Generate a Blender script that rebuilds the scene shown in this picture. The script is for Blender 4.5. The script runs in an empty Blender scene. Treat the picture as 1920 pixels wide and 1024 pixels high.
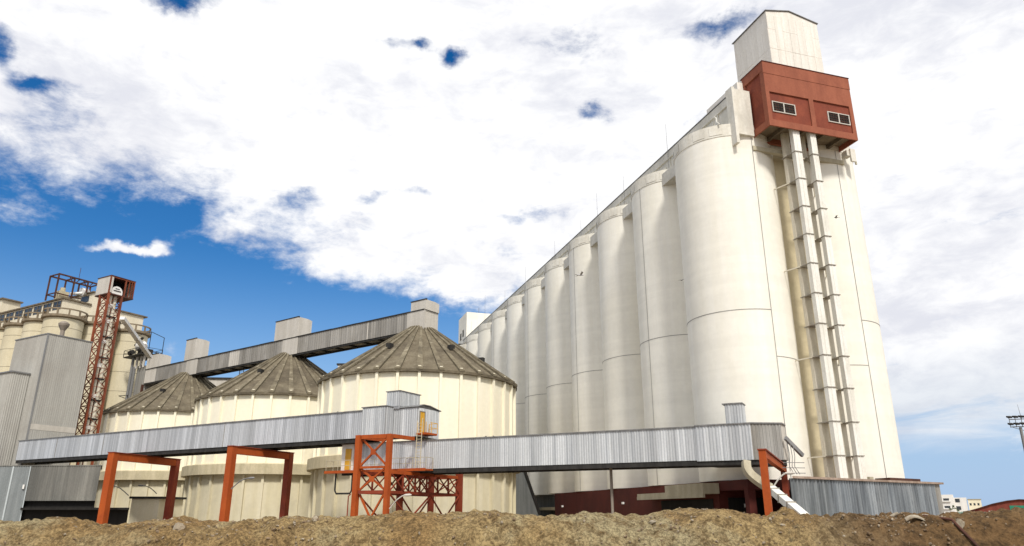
import bpy, bmesh, math, random
import numpy as np
from mathutils import Vector, Matrix, noise
random.seed(7)
sc = bpy.context.scene
C = sc.collection
R = math.radians
PI = math.pi

# ------------------------------------------------------------------ local axes of the place
AX_U = (-.2974, .9548); AX_V = (.9548, .2974)          # tall silo block: u runs away along the row, v across it
class Fr:
    """a horizontal frame: origin and two axes"""
    def __init__(s, o, x, y=None):
        s.o = o; s.x = x; s.y = y if y else (-x[1], x[0])
    def __call__(s, a, b, z=0.):
        return (s.o[0]+a*s.x[0]+b*s.y[0], s.o[1]+a*s.x[1]+b*s.y[1], z)
SF = Fr((0, 0), AX_U, AX_V)                             # silo block
WX = (-.8675, .4975); NX = (.4975, .8675)
LG = Fr((-15.2, 74.3), WX, NX)                          # high front gallery
OB = Fr((-88.8, 139.1), WX, NX)                         # old silo block
TA = Fr((-13.63, 98.17), (-.804, .594), (.594, .804))   # gallery over the round tanks
RG = Fr((-4.05, 70.4), (-.897, .442), (.442, .897))     # low front gallery

# ------------------------------------------------------------------ mesh builder
class MB:
    def __init__(s): s.v = []; s.f = []; s.sm = []
    def face(s, pts, smooth=False):
        n = len(s.v); s.v += [tuple(p) for p in pts]; s.f.append(tuple(range(n, n+len(pts)))); s.sm.append(smooth)
    def mesh(s, vs, fs, smooth=False):
        n = len(s.v); s.v += [tuple(p) for p in vs]
        for f in fs: s.f.append(tuple(n+i for i in f)); s.sm.append(smooth)
    def hexa(s, b, t):
        s.mesh(list(b)+list(t), [(3, 2, 1, 0), (4, 5, 6, 7), (0, 1, 5, 4), (1, 2, 6, 5), (2, 3, 7, 6), (3, 0, 4, 7)])
    def box(s, fr, a0, a1, b0, b1, z0, z1, z1b=None):
        if z1b is None: z1b = z1
        s.hexa([fr(a0, b0, z0), fr(a1, b0, z0), fr(a1, b1, z0), fr(a0, b1, z0)],
               [fr(a0, b0, z1), fr(a1, b0, z1), fr(a1, b1, z1b), fr(a0, b1, z1b)])
    def prism(s, poly, z0, z1):
        n = len(poly)
        s.mesh([(p[0], p[1], z0) for p in poly]+[(p[0], p[1], z1) for p in poly],
               [tuple(range(n))[::-1], tuple(range(n, 2*n))]+[(i, (i+1) % n, n+(i+1) % n, n+i) for i in range(n)])
    def beam(s, p, q, w, h=None):
        p = Vector(p); q = Vector(q); h = h or w
        d = (q-p).normalized(); up = Vector((0, 0, 1))
        if abs(d.z) > .95: up = Vector((WX[0], WX[1], 0))
        sx = d.cross(up).normalized()*w/2; sy = sx.cross(d).normalized()*h/2
        s.hexa([p-sx-sy, p+sx-sy, p+sx+sy, p-sx+sy], [q-sx-sy, q+sx-sy, q+sx+sy, q-sx+sy])
    def tube(s, pts, r, seg=8, caps=True, smooth=True):
        pts = [Vector(p) for p in pts]; rings = []
        for i, p in enumerate(pts):
            d = (pts[min(i+1, len(pts)-1)]-pts[max(i-1, 0)]).normalized()
            a = d.orthogonal().normalized() if i == 0 else (a-d*a.dot(d)).normalized()
            b = d.cross(a); rr = r[i] if isinstance(r, (list, tuple)) else r
            rings.append([p+(a*math.cos(2*PI*k/seg)+b*math.sin(2*PI*k/seg))*rr for k in range(seg)])
        vs = [v for rg in rings for v in rg]; fs = []
        for i in range(len(pts)-1):
            for k in range(seg): fs.append((i*seg+k, i*seg+(k+1) % seg, (i+1)*seg+(k+1) % seg, (i+1)*seg+k))
        s.mesh(vs, fs, smooth)
        if caps:
            s.face(rings[0][::-1]); s.face(rings[-1])
    def lathe(s, c, prof, seg=64, a0=0., a1=2*PI, smooth=True, caps=False):
        full = abs(a1-a0-2*PI) < 1e-6; n = seg if full else seg+1
        vs = []; fs = []
        for (r, z) in prof:
            for k in range(n):
                a = a0+(a1-a0)*k/seg; vs.append((c[0]+r*math.cos(a), c[1]+r*math.sin(a), z))
        for i in range(len(prof)-1):
            for k in range(seg):
                k2 = (k+1) % n; fs.append((i*n+k, i*n+k2, (i+1)*n+k2, (i+1)*n+k))
        # separate strips so that edges between profile segments stay crisp
        for i in range(len(prof)-1):
            st = [f for f in fs[i*seg:(i+1)*seg]]
            used = vs[i*n:(i+2)*n]; s.mesh(used, [tuple(j-i*n for j in f) for f in st], smooth)
    def ring(s, c, r0, r1, z0, z1, seg=64, a0=0., a1=2*PI, smooth=True):
        s.lathe(c, [(r0, z0), (r1, z0), (r1, z1), (r0, z1), (r0, z0)], seg, a0, a1, smooth)
    def corr(s, p, q, z0, z1, out, pitch=.28, amp=.035, z1b=None, jit=0.):
        """corrugated sheet standing between plan points p and q; out is the outward side"""
        if z1b is None: z1b = z1
        p = Vector(p[:2]); q = Vector(q[:2]); L = (q-p).length; d = (q-p)/L
        o = Vector(out[:2]).normalized(); n = max(2, int(L/pitch)); st = L/n
        pr = [(0., 0.), (.3, 0.), (.5, 1.), (.8, 1.)]; pl = []
        for i in range(n):
            for (t, h) in pr: pl.append(((i+t)*st, h*amp))
        pl.append((L, 0.))
        vs = []
        for (t, h) in pl:
            x = p+d*t+o*(h+.012); vs.append((x.x, x.y, z0))
            vs.append((x.x, x.y, z1+(z1b-z1)*t/L))
        s.mesh(vs, [(2*i, 2*i+2, 2*i+3, 2*i+1) for i in range(len(pl)-1)])
    def build(s, name, mat, parent=None, origin=None, recalc=True):
        o = origin if origin is not None else (ORG.get(parent) if parent else (0, 0, 0))
        if o is None: o = ORG.get(parent.parent) or (0, 0, 0)
        me = bpy.data.meshes.new(name)
        me.from_pydata([(v[0]-o[0], v[1]-o[1], v[2]-o[2]) for v in s.v], [], s.f)
        me.polygons.foreach_set('use_smooth', s.sm)
        if recalc:
            bm = bmesh.new(); bm.from_mesh(me); bmesh.ops.recalc_face_normals(bm, faces=bm.faces); bm.to_mesh(me); bm.free()
        me.materials.append(mat)
        ob = bpy.data.objects.new(name, me); C.objects.link(ob)
        if parent: ob.parent = parent
        else: ob.location = o
        ORG[ob] = tuple(o)
        return ob
ORG = {}
def tag(o, label=None, cat=None, group=None, kind=None):
    if label: o['label'] = label
    if cat: o['category'] = cat
    if group: o['group'] = group
    if kind: o['kind'] = kind
    return o
def thing(name, loc, label, cat, group=None):
    o = bpy.data.objects.new(name, None); C.objects.link(o); o.location = loc; o.empty_display_size = .5
    ORG[o] = tuple(loc); return tag(o, label, cat, group)
def copy_tree(o, parent=None):
    c = o.copy(); C.objects.link(c)
    if parent: c.parent = parent
    for ch in list(o.children): copy_tree(ch, c)
    return c
def dup(o, delta, label, group=None):
    c = copy_tree(o); c.location = Vector(o.location)+Vector(delta); c['label'] = label
    if group: c['group'] = group
    return c

# ------------------------------------------------------------------ materials
def srgb(r, g, b):
    f = lambda x: x/12.92 if x <= .04045 else ((x+.055)/1.055)**2.4
    return (f(r/255), f(g/255), f(b/255))
class NT:
    def __init__(s, name):
        s.m = bpy.data.materials.new(name); s.m.use_nodes = True; s.t = s.m.node_tree; s.t.nodes.clear()
        s.out = s.n('ShaderNodeOutputMaterial'); s.b = s.n('ShaderNodeBsdfPrincipled'); s.l(s.b.outputs[0], s.out.inputs[0])
        s.geo = s.n('ShaderNodeNewGeometry')
    def n(s, t, **k):
        x = s.t.nodes.new(t)
        for a, v in k.items(): setattr(x, a, v)
        return x
    def l(s, a, b): s.t.links.new(a, b)
    def noise(s, scale, zf=1., detail=4, rough=.55, off=0., dist=0.):
        mp = s.n('ShaderNodeMapping'); s.l(s.geo.outputs['Position'], mp.inputs['Vector'])
        mp.inputs['Scale'].default_value = (scale, scale, scale*zf); mp.inputs['Location'].default_value = (off, off*1.3, off*.7)
        nz = s.n('ShaderNodeTexNoise'); nz.inputs['Scale'].default_value = 1.; nz.inputs['Detail'].default_value = detail
        nz.inputs['Roughness'].default_value = rough; nz.inputs['Distortion'].default_value = dist
        s.l(mp.outputs[0], nz.inputs['Vector']); return nz.outputs['Fac']
    def rng(s, v, a, b, c=0., d=1.):
        r = s.n('ShaderNodeMapRange'); r.interpolation_type = 'SMOOTHSTEP'
        for i, x in enumerate((a, b, c, d)): r.inputs[i+1].default_value = x
        s.l(v, r.inputs[0]); return r.outputs[0]
    def mix(s, f, a, b):
        m = s.n('ShaderNodeMix'); m.data_type = 'RGBA'
        if isinstance(f, (int, float)): m.inputs[0].default_value = f
        else: s.l(f, m.inputs[0])
        for i, x in ((6, a), (7, b)):
            if isinstance(x, tuple): m.inputs[i].default_value = (*x[:3], 1)
            else: s.l(x, m.inputs[i])
        return m.outputs[2]
    def bump(s, h, strength=.3, dist=.05):
        b = s.n('ShaderNodeBump'); b.inputs['Strength'].default_value = strength; b.inputs['Distance'].default_value = dist
        s.l(h, b.inputs['Height']); s.l(b.outputs[0], s.b.inputs['Normal'])
def weathered(name, c1, c2, c3=None, streak=1.2, blotch=.12, rough=.8, metal=0., amt2=.6, fine=9., bump=.25, zf=.04, c4=None, a4=(.62, .75), spec=.3, fa=.93, bands=0, panel=None):
    t = NT(name)
    st = t.rng(t.noise(streak, zf, 5, .65), .34, .66)
    col = t.mix(st, c1, c2)
    if c3:
        bl = t.rng(t.noise(blotch, .6, 6, .62, 3.1, .4), .42, .7, 0., amt2); col = t.mix(bl, col, c3)
    fn = t.noise(fine, 1., 4, .6, 1.7)
    dk = t.n('ShaderNodeMix'); dk.data_type = 'RGBA'; dk.blend_type = 'MULTIPLY'; dk.inputs[0].default_value = 1.
    g = t.rng(fn, .3, .7, fa, 1.03); t.l(col, dk.inputs[6]); t.l(g, dk.inputs[7]); col = dk.outputs[2]
    if bands:
        hb = t.rng(t.noise(.02, 45., 3, .6, 2.9), .4, .62, 1.-bands, 1.01); mm = t.n('ShaderNodeMix'); mm.data_type = 'RGBA'; mm.blend_type = 'MULTIPLY'; mm.inputs[0].default_value = 1.
        t.l(col, mm.inputs[6]); t.l(hb, mm.inputs[7]); col = mm.outputs[2]
    if panel:      # sheet by sheet differences in tone along the wall
        ax, ay, wd, am = panel
        dp = t.n('ShaderNodeVectorMath', operation='DOT_PRODUCT'); t.l(t.geo.outputs['Position'], dp.inputs[0]); dp.inputs[1].default_value = (ax/wd, ay/wd, 0)
        fl = t.n('ShaderNodeMath', operation='FLOOR'); t.l(dp.outputs['Value'], fl.inputs[0])
        wn_ = t.n('ShaderNodeTexWhiteNoise', noise_dimensions='1D'); t.l(fl.outputs[0], wn_.inputs['W'])
        pv = t.rng(wn_.outputs['Value'], 0., 1., 1.-am, 1.+am*.6); mm = t.n('ShaderNodeMix'); mm.data_type = 'RGBA'; mm.blend_type = 'MULTIPLY'; mm.inputs[0].default_value = 1.
        t.l(col, mm.inputs[6]); t.l(pv, mm.inputs[7]); col = mm.outputs[2]
    if c4:
        f4 = t.rng(t.noise(streak*.8, zf*2.5, 8, .75, 7.7, .6), a4[0], a4[1]); col = t.mix(f4, col, c4)
    t.l(col, t.b.inputs['Base Color']); t.b.inputs['Roughness'].default_value = rough; t.b.inputs['Metallic'].default_value = metal
    t.b.inputs['Specular IOR Level'].default_value = spec
    t.bump(fn, bump, .03); return t.m
M = {}
M['silo'] = weathered('silo_concrete', (.80, .775, .69), (.83, .81, .74), (.73, .695, .59), .9, .07, .85, 0, .6, 1.6, .12, .04, (.60, .56, .46), (.62, .9), fa=.985, bands=.035)
M['silo_rim'] = weathered('silo_rim_concrete', (.66, .63, .55), (.74, .72, .65), (.52, .50, .44), 1.4, .5, .9, 0, .7, 4., .4, .3)
M['gal_conc'] = weathered('gallery_concrete', (.56, .545, .485), (.68, .66, .60), (.46, .445, .40), 1.0, .4, .9, 0, .7, 4., .4, .4)
M['joint'] = weathered('joint_line', (.24, .235, .22), (.33, .32, .30), None, 2., .2, .9)
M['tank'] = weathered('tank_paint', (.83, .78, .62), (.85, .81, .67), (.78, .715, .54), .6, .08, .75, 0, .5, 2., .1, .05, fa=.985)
M['tank_low'] = weathered('tank_paint_low', (.60, .545, .38), (.66, .61, .46), (.50, .46, .34), .9, .14, .85, 0, .7, 2., .15, .08, fa=.97)  # greyer, darker tone for wall and ribs below the ledge
M['ledge'] = weathered('ledge_concrete', (.50, .44, .29), (.60, .53, .37), (.36, .32, .22), 1.6, .35, .9, 0, .7, 5., .4, .2, (.20, .18, .13), (.62, .8))
M['roofc'] = weathered('cone_roof_concrete', (.14, .115, .077), (.19, .162, .112), (.088, .072, .05), .8, .25, .95, 0, .9, 4., .7, 1., (.27, .24, .175), (.56, .74), fa=.8)
M['roofrib'] = weathered('cone_rib_concrete', (.15, .125, .083), (.22, .19, .13), (.09, .075, .052), .7, .5, .95, 0, .9, 5., .6, 1., (.34, .30, .22), (.52, .72), fa=.8)
M['metal'] = weathered('galvanised_sheet', (.36, .375, .40), (.55, .57, .60), (.42, .43, .44), 2.6, .12, .55, .25, .5, 6., .15, .015, (.27, .27, .27), (.6, .78), .4, panel=(-.8675, .4975, .83, .16))
M['metal_r'] = weathered('galvanised_sheet_bright', (.40, .42, .44), (.64, .66, .67), (.46, .47, .48), 2.9, .12, .5, .25, .5, 6., .15, .015, (.24, .24, .24), (.6, .8), .4, panel=(-.897, .442, .83, .15))
M['metal_d'] = weathered('galvanised_sheet_rusty', (.22, .215, .20), (.36, .355, .335), (.25, .22, .18), 2.6, .3, .6, .2, .6, 6., .15, .03, (.16, .12, .09), (.6, .75), .4)
M['metal_u'] = weathered('old_grey_sheet', (.27, .255, .23), (.35, .335, .31), (.22, .205, .18), 1.6, .25, .75, .1, .7, 5., .2, .05, (.16, .145, .12), (.64, .8), panel=(-.804, .594, 1.1, .2))
M['metal_l'] = weathered('pale_sheet', (.50, .47, .42), (.58, .55, .50), (.44, .41, .36), 1.4, .2, .7, .1, .6, 5., .2, .06, (.34, .31, .26), (.66, .8))
M['metal_t'] = weathered('tower_sheet', (.37, .36, .33), (.43, .42, .385), (.32, .30, .27), 1.5, .15, .8, .05, .7, 5., .2, .04, (.27, .24, .20), (.66, .8), panel=(-.8675, .4975, 1., .06))
M['hall'] = weathered('dark_hall_sheet', (.13, .13, .12), (.22, .215, .195), (.28, .27, .24), 1.0, .2, .8, .05, .6, 5., .3, .05, (.07, .07, .065), (.6, .75), panel=(1., 0., 1., .15))
M['hall_b'] = weathered('blue_grey_sheet', (.20, .22, .225), (.26, .28, .285), (.17, .185, .19), 1.5, .3, .7, .05, .5, 5., .2, .05)
M['hall_w'] = weathered('pale_batten', (.42, .46, .47), (.5, .54, .55), None, 1.5, .3, .7)
M['pent'] = weathered('pale_cladding', (.70, .665, .60), (.78, .75, .69), (.66, .60, .52), 2.4, .3, .75, 0, .5, 5., .15, .06, (.56, .50, .42), (.66, .82), panel=(.9548, .2974, .94, .05))
M['pent_s'] = M['pent']
M['red'] = weathered('red_render', (.265, .085, .049), (.315, .105, .06), (.21, .066, .039), 1.2, .35, .9, 0, .6, 5., .3, .3, (.20, .065, .038), (.66, .82))
M['red_d'] = weathered('red_panel', (.20, .048, .028), (.25, .064, .034), (.155, .040, .024), .9, .5, .9, 0, .8, 5., .35, .8, (.15, .042, .026), (.62, .8))
M['maroon'] = weathered('maroon_paint', (.075, .014, .010), (.095, .018, .012), (.045, .010, .008), .5, .2, .8, 0, .7, 4., .2, .5)
M['orange'] = weathered('orange_steel_paint', (.34, .062, .009), (.39, .078, .011), (.25, .042, .008), 1.5, .4, .75, 0, .6, 6., .2, .3, (.22, .05, .02), (.66, .8))
M['orange_shaded'] = weathered('orange_paint_shaded_worn', (.21, .036, .015), (.26, .046, .018), (.14, .026, .012), 1.5, .5, .65, 0, .6, 6., .2, .4)  # darker orange: shade on the far legs put into the colour, plus weathering
M['rust'] = weathered('rusty_steel', (.06, .026, .018), (.10, .04, .025), (.035, .02, .016), 2., .6, .85, 0, .7, 6., .3, .5)
M['elev'] = weathered('rust_orange_steel', (.20, .05, .022), (.28, .072, .03), (.11, .034, .02), 1.5, .25, .8, 0, .8, 5., .3, .3)
M['black'] = weathered('dark_steel', (.018, .017, .016), (.035, .033, .03), None, 2., .5, .7)
M['dark'] = weathered('dark_interior', (.012, .011, .010), (.02, .018, .016), None, 2., .5, .9)
M['yellow'] = weathered('yellow_paint', (.60, .33, .03), (.66, .38, .04), (.48, .25, .03), 2., .6, .5, 0, .5, 6., .15)
M['duct'] = weathered('duct_paint', (.72, .71, .65), (.80, .79, .74), (.62, .59, .51), 3., .5, .6, .05, .6, 6., .15, .06, (.36, .31, .24), (.66, .8))
M['duct_shaded'] = weathered('duct_paint_shaded', (.60, .56, .45), (.68, .64, .54), (.50, .44, .33), 3., .5, .7, .0, .6, 6., .15, .06, (.22, .16, .10), (.64, .78))  # darker copy of the duct paint: shade put into the colour, with dirt spots
M['flange'] = weathered('flange_steel', (.25, .23, .19), (.36, .34, .30), (.14, .09, .06), 3., 1., .7)
M['old'] = weathered('old_silo_cream', (.58, .52, .37), (.64, .58, .43), (.50, .44, .30), .9, .2, .9, 0, .6, 4., .25, .08, (.40, .34, .22), (.66, .8))
M['oldwall'] = weathered('old_house_cream', (.66, .60, .46), (.72, .66, .53), (.58, .52, .39), .9, .2, .9, 0, .5, 4., .2, .2)
M['brown'] = weathered('brown_slab', (.12, .095, .065), (.18, .145, .10), None, 1.2, .4, .9)
M['rail'] = weathered('brown_rail', (.17, .135, .09), (.24, .19, .13), None, 1.2, .4, .9)
M['glass'] = weathered('dark_glass', (.025, .03, .035), (.06, .07, .08), None, 1.5, .4, .25, 0, .6, 3., .05, 1., None, (.6, .7), .5)
M['white'] = weathered('white_paint', (.72, .71, .68), (.80, .79, .76), (.60, .57, .52), 3., .6, .5)
M['annex'] = weathered('annex_sheet', (.15, .17, .19), (.31, .34, .365), (.42, .44, .45), 3.6, .25, .42, .35, .6, 6., .2, .03, (.09, .10, .11), (.54, .7), .5, panel=(.84, .54, .9, .2))
M['tan'] = weathered('infill_tan', (.52, .455, .30), (.58, .51, .35), (.46, .40, .26), .9, .1, .9, 0, .6, 2., .15, .05)  # darker tan than the silos, for the wall in their recess
M['annex_d'] = weathered('annex_sheet_dark', (.10, .115, .125), (.26, .28, .29), (.14, .15, .155), 3.8, .3, .5, .3, .5, 6., .2, .03, (.06, .065, .07), (.56, .7), .5)
M['annex_roof'] = weathered('annex_roof', (.30, .22, .17), (.42, .33, .27), (.16, .11, .08), 1., .8, .9)
M['canopy'] = weathered('canopy_concrete', (.40, .36, .26), (.48, .44, .33), (.30, .27, .20), 1.4, .5, .9)
M['grey_shed'] = weathered('grey_shed_sheet', (.10, .105, .105), (.15, .155, .15), (.08, .085, .08), 2., .3, .8)
M['kiosk'] = weathered('kiosk_render', (.76, .70, .52), (.80, .74, .58), (.60, .54, .38), .9, .35, .9)
M['pole'] = weathered('pole_steel', (.20, .17, .14), (.28, .24, .20), None, 2., .4, .6)
M['lampm'] = weathered('lamp_grey', (.14, .14, .14), (.22, .22, .22), None, 2., .4, .5)
M['apt'] = weathered('apartment_white', (.72, .70, .66), (.78, .76, .72), None, 1., .2, .8)
M['hangar'] = weathered('hangar_roof', (.17, .04, .028), (.23, .055, .035), None, 1., .2, .8)
M['green'] = weathered('green_door', (.02, .20, .12), (.03, .24, .15), None, 1., .2, .6)
M['teal'] = weathered('teal_fence', (.22, .36, .30), (.28, .42, .36), None, 1., .2, .8)
M['bird'] = weathered('dark_feathers', (.025, .024, .024), (.05, .048, .046), None, 5., 4., .8)
M['gull'] = weathered('gull_feathers', (.30, .30, .31), (.55, .55, .56), None, 5., 4., .8)
M['stone'] = weathered('rubble_stone', (.27, .235, .175), (.38, .34, .265), (.20, .14, .085), 9., 3., .95, 0, .7, 20., .5, 1.)
M['rubble'] = weathered('mixed_rubble', (.13, .085, .05), (.24, .175, .11), (.42, .37, .29), 7., 5., .95, 0, .9, 30., .5, 1., (.05, .035, .022), (.6, .75))
M['foliage'] = weathered('dark_foliage', (.03, .045, .02), (.06, .08, .03), None, 2., .8, .9)

def dirt_mat():
    t = NT('earth')
    big = t.rng(t.noise(.55, 1., 6, .6, 2.2, .6), .38, .62)
    col = t.mix(big, (.41, .30, .145), (.34, .22, .095))
    g = t.rng(t.noise(.42, 1., 5, .6, 9.1, .8), .46, .62); col = t.mix(g, col, (.40, .335, .195))
    m = t.rng(t.noise(5.5, 1., 8, .72, 4.4, .5), .40, .68); col = t.mix(m, col, (.15, .098, .046))
    g2 = t.rng(t.noise(1.9, 1., 7, .7, 6.4, 1.), .60, .70, 0., .8); col = t.mix(g2, col, (.085, .075, .05))
    w = t.rng(t.noise(15., 1., 5, .7, 1.4, .2), .64, .72, 0., .75); col = t.mix(w, col, (.46, .38, .26))
    d1 = t.rng(t.noise(24., 1., 4, .8, 5.2, .3), .40, .60); mm = t.n('ShaderNodeMix'); mm.data_type = 'RGBA'; mm.blend_type = 'MULTIPLY'; mm.inputs[0].default_value = 1.
    d2 = t.rng(d1, 0., 1., .62, 1.22); t.l(col, mm.inputs[6]); t.l(d2, mm.inputs[7]); col = mm.outputs[2]
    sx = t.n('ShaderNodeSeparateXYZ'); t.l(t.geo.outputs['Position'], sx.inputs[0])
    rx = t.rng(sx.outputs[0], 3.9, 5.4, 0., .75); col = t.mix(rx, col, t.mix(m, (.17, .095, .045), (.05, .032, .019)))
    t.l(col, t.b.inputs['Base Color']); t.b.inputs['Roughness'].default_value = .97; t.b.inputs['Specular IOR Level'].default_value = .1
    h = t.noise(16., 1., 8, .8, .3); t.bump(h, 1., .07)
    return t.m
M['dirt'] = dirt_mat()
def ground_mat():
    t = NT('yard_ground')
    a = t.rng(t.noise(.08, 1., 6, .6), .4, .6); col = t.mix(a, (.20, .16, .11), (.27, .22, .16))
    t.l(col, t.b.inputs['Base Color']); t.b.inputs['Roughness'].default_value = .95; t.bump(t.noise(4., 1., 5, .7), .5, .05); return t.m
M['ground'] = ground_mat()

# ------------------------------------------------------------------ ground
g = MB(); g.face([(-3000, -400, 0), (3000, -400, 0), (3000, 6000, 0), (-3000, 6000, 0)])
tag(g.build('ground', M['ground']), kind='structure')

crestx = [(-60, 2.6), (-30, 2.8), (-14, 2.85), (-8, 2.86), (-7.95, 2.86), (-6.4, 2.87), (-5.1, 2.885), (-4.1, 2.92), (-3.1, 2.95), (-2.2, 2.965), (-.5, 3.02), (.35, 3.0), (1.2, 3.0),
          (2.05, 2.98), (2.7, 2.99), (3.15, 3.04), (3.45, 3.05), (3.7, 3.04), (4.0, 2.99), (4.25, 3.04), (4.6, 3.02), (4.9, 2.985), (5.6, 2.95), (6.0, 2.98), (6.5, 3.02), (6.9, 2.97), (7.3, 2.97), (7.9, 3.05), (9, 3.03), (14, 3.0), (30, 2.8), (60, 2.4)]
def mound():
    xs = np.concatenate([np.linspace(-60, -9.5, 60)[:-1], np.arange(-9.5, 9.5, .032), np.linspace(9.5, 60, 60)])
    ys = np.concatenate([np.linspace(-30, 8.8, 20)[:-1], np.arange(8.8, 10.6, .12), np.arange(10.6, 13.0, .028), np.linspace(13.0, 24, 36)])
    cx = np.array([c[0] for c in crestx]); cz = np.array([c[1] for c in crestx])
    crest = np.interp(xs, cx, cz)
    nx, ny = len(xs), len(ys); V = []
    Nn = noise.noise; F = noise.fractal
    for j, y in enumerate(ys):
        fine_y = 10.3 < y < 13.6
        for i, x in enumerate(xs):
            yc = 12.0+.25*Nn((x*.35, 4.2, 0))
            if y < yc: base = 1.35+(crest[i]-1.35)*(1/(1+math.exp(-(y-(yc-1.0))*4.2)))/(1/(1+math.exp(-4.2)))
            else: base = crest[i]*(1-min(1, max(0, (y-yc-.3)/9.5)))**1.2 - .01*(y-yc)
            z = base
            if abs(x) < 20 and y > 8:
                p = (x, y*1.15, z*1.5)
                a = .10*F((x*.9, y*.9, 1.1), .8, 2., 3)
                r = 1-abs(Nn((x*1.7+3, y*1.7, 5.)))*2
                a += .03*r
                if fine_y and abs(x) < 9.6:
                    k = .5+.5*max(0, min(1, .5+Nn((x*.5, y*.5, 9.))*1.6))
                    if x > 3.8: k += .35
                    v1 = noise.voronoi((x*5.5, y*5.5, z*5.5))[0]; v2 = noise.voronoi((x*13., y*13., z*11.))[0]
                    a += k*(.05*(.35-v1[0])+.035*(v1[1]-v1[0]-.3)+.022*(.4-v2[0])); a += k*(.030*F((x*4.2, y*4.2, z*4.2), .9, 2.1, 4) + .022*max(0, Nn((x*11., y*11., z*9)))*1.6 + .013*Nn((x*26., y*26., z*20.)))
                z += a
            V.append((x, y, max(z, -.3)))
    Fc = []
    for j in range(ny-1):
        for i in range(nx-1):
            a = j*nx+i; Fc.append((a, a+1, a+nx+1, a+nx))
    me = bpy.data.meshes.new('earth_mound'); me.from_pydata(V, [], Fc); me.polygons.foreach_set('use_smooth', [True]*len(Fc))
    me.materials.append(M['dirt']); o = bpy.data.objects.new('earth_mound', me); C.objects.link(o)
    tag(o, kind='structure')
    Z = np.array([v[2] for v in V]).reshape(ny, nx)
    def hz(x, y):
        i = int(np.searchsorted(xs, x)); j = int(np.searchsorted(ys, y)); return float(Z[min(j, ny-1), min(i, nx-1)])
    return hz
hz = mound()
def stone_mesh(mb, c, s, seed):
    rnd = random.Random(seed); bm = bmesh.new(); bmesh.ops.create_icosphere(bm, subdivisions=1 if s[0] < .04 else 3, radius=1)
    q = Matrix.Rotation(rnd.uniform(0, 6), 3, Vector((rnd.random(), rnd.random(), rnd.random())).normalized())
    for v in bm.verts:
        p = v.co.copy(); k = 1+.45*noise.noise(p*1.3+Vector((seed*3.1, 0, 0))); p = Vector((round(p.x*2.2)/2.2*.5+p.x*.5, p.y, round(p.z*2)/2*.5+p.z*.5))*k
        p = q @ Vector((p.x*s[0], p.y*s[1], p.z*s[2])); v.co = p+Vector(c)
    mb.mesh([v.co[:] for v in bm.verts], [[v.index for v in f.verts] for f in bm.faces]); bm.free()
rub = MB(); rnd = random.Random(3)
for i in range(1300):
    cl = rnd.random()
    x = rnd.gauss(rnd.choice([-4.9, -3.4, 2.2, 3.9, 5.6, 6.2]), .5) if cl < .55 else rnd.uniform(-7.6, 7.6)
    y = rnd.uniform(11.05, 12.15); s = rnd.choice([.006, .008, .009, .01, .012, .015, .02, .028])
    stone_mesh(rub, (x, y, hz(x, y)+s*.2), (s, s*rnd.uniform(.6, 1), s*rnd.uniform(.4, .8)), i)
tag(rub.build('rubble', M['rubble'], recalc=False), 'small pale stones and chips strewn over the brown earth bank', 'rubble', kind='stuff')
for i, (x, y, s, lab) in enumerate([(-5.05, 11.6, .085, 'pale angular stone on the earth bank left of the first orange portal frame'), (-3.02, 11.75, .05, 'small pale stone on the bank crest below the second portal frame'),
                                   (2.15, 11.75, .05, 'white chip of stone on the bank below the concrete canopy'), (6.72, 11.5, .06, 'pinkish lump of rubble on the dark bank at the far right'), (6.0, 12., .06, 'brown lump of rock on the bank crest beside the end of the corrugated annex'), (6.55, 12.05, .05, 'pale stone on the bank crest in front of the teal fence')]):
    mb = MB(); z = hz(x, y); stone_mesh(mb, (x, y, z+s*.15), (s*1.3, s, s*.6), 50+i)
    tag(mb.build('stone', M['stone'], origin=(x, y, z), recalc=False), lab, 'stone', 'larger stones on the earth bank')
mb = MB(); x, y = 6.15, 11.65; z = hz(x, y)
for k in range(8):
    a0 = -1+k*.25; f = lambda a: (x+a*.13, y-.02*a, z+.05*(1-a*a)+.005)
    p0 = f(a0); p1 = f(a0+.25); mb.hexa([p0, p1, (p1[0]+.02, p1[1]+.09, p1[2]+.03), (p0[0]+.02, p0[1]+.09, p0[2]+.03)], [(q[0], q[1], q[2]+.018) for q in (p0, p1, (p1[0]+.02, p1[1]+.09, p1[2]+.03), (p0[0]+.02, p0[1]+.09, p0[2]+.03))])
tag(mb.build('curved_shard', M['stone'], origin=(x, y, z)), 'pale curved shard of pipe half buried in the dark earth at the right', 'shard')
mb = MB(); mb.tube([(6.42, 11.9, hz(6.42, 11.9)+.03), (6.62, 11.5, hz(6.62, 11.5)+.04), (6.75, 11.2, hz(6.75, 11.2)+.03), (6.85, 10.95, hz(6.85, 10.95)+.02)], .022, 8)
tag(mb.build('rusty_bar', M['rust'], origin=(6.42, 11.9, 2.9)), 'rusty bar lying down the slope of the earth bank at the far right', 'bar')

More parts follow.
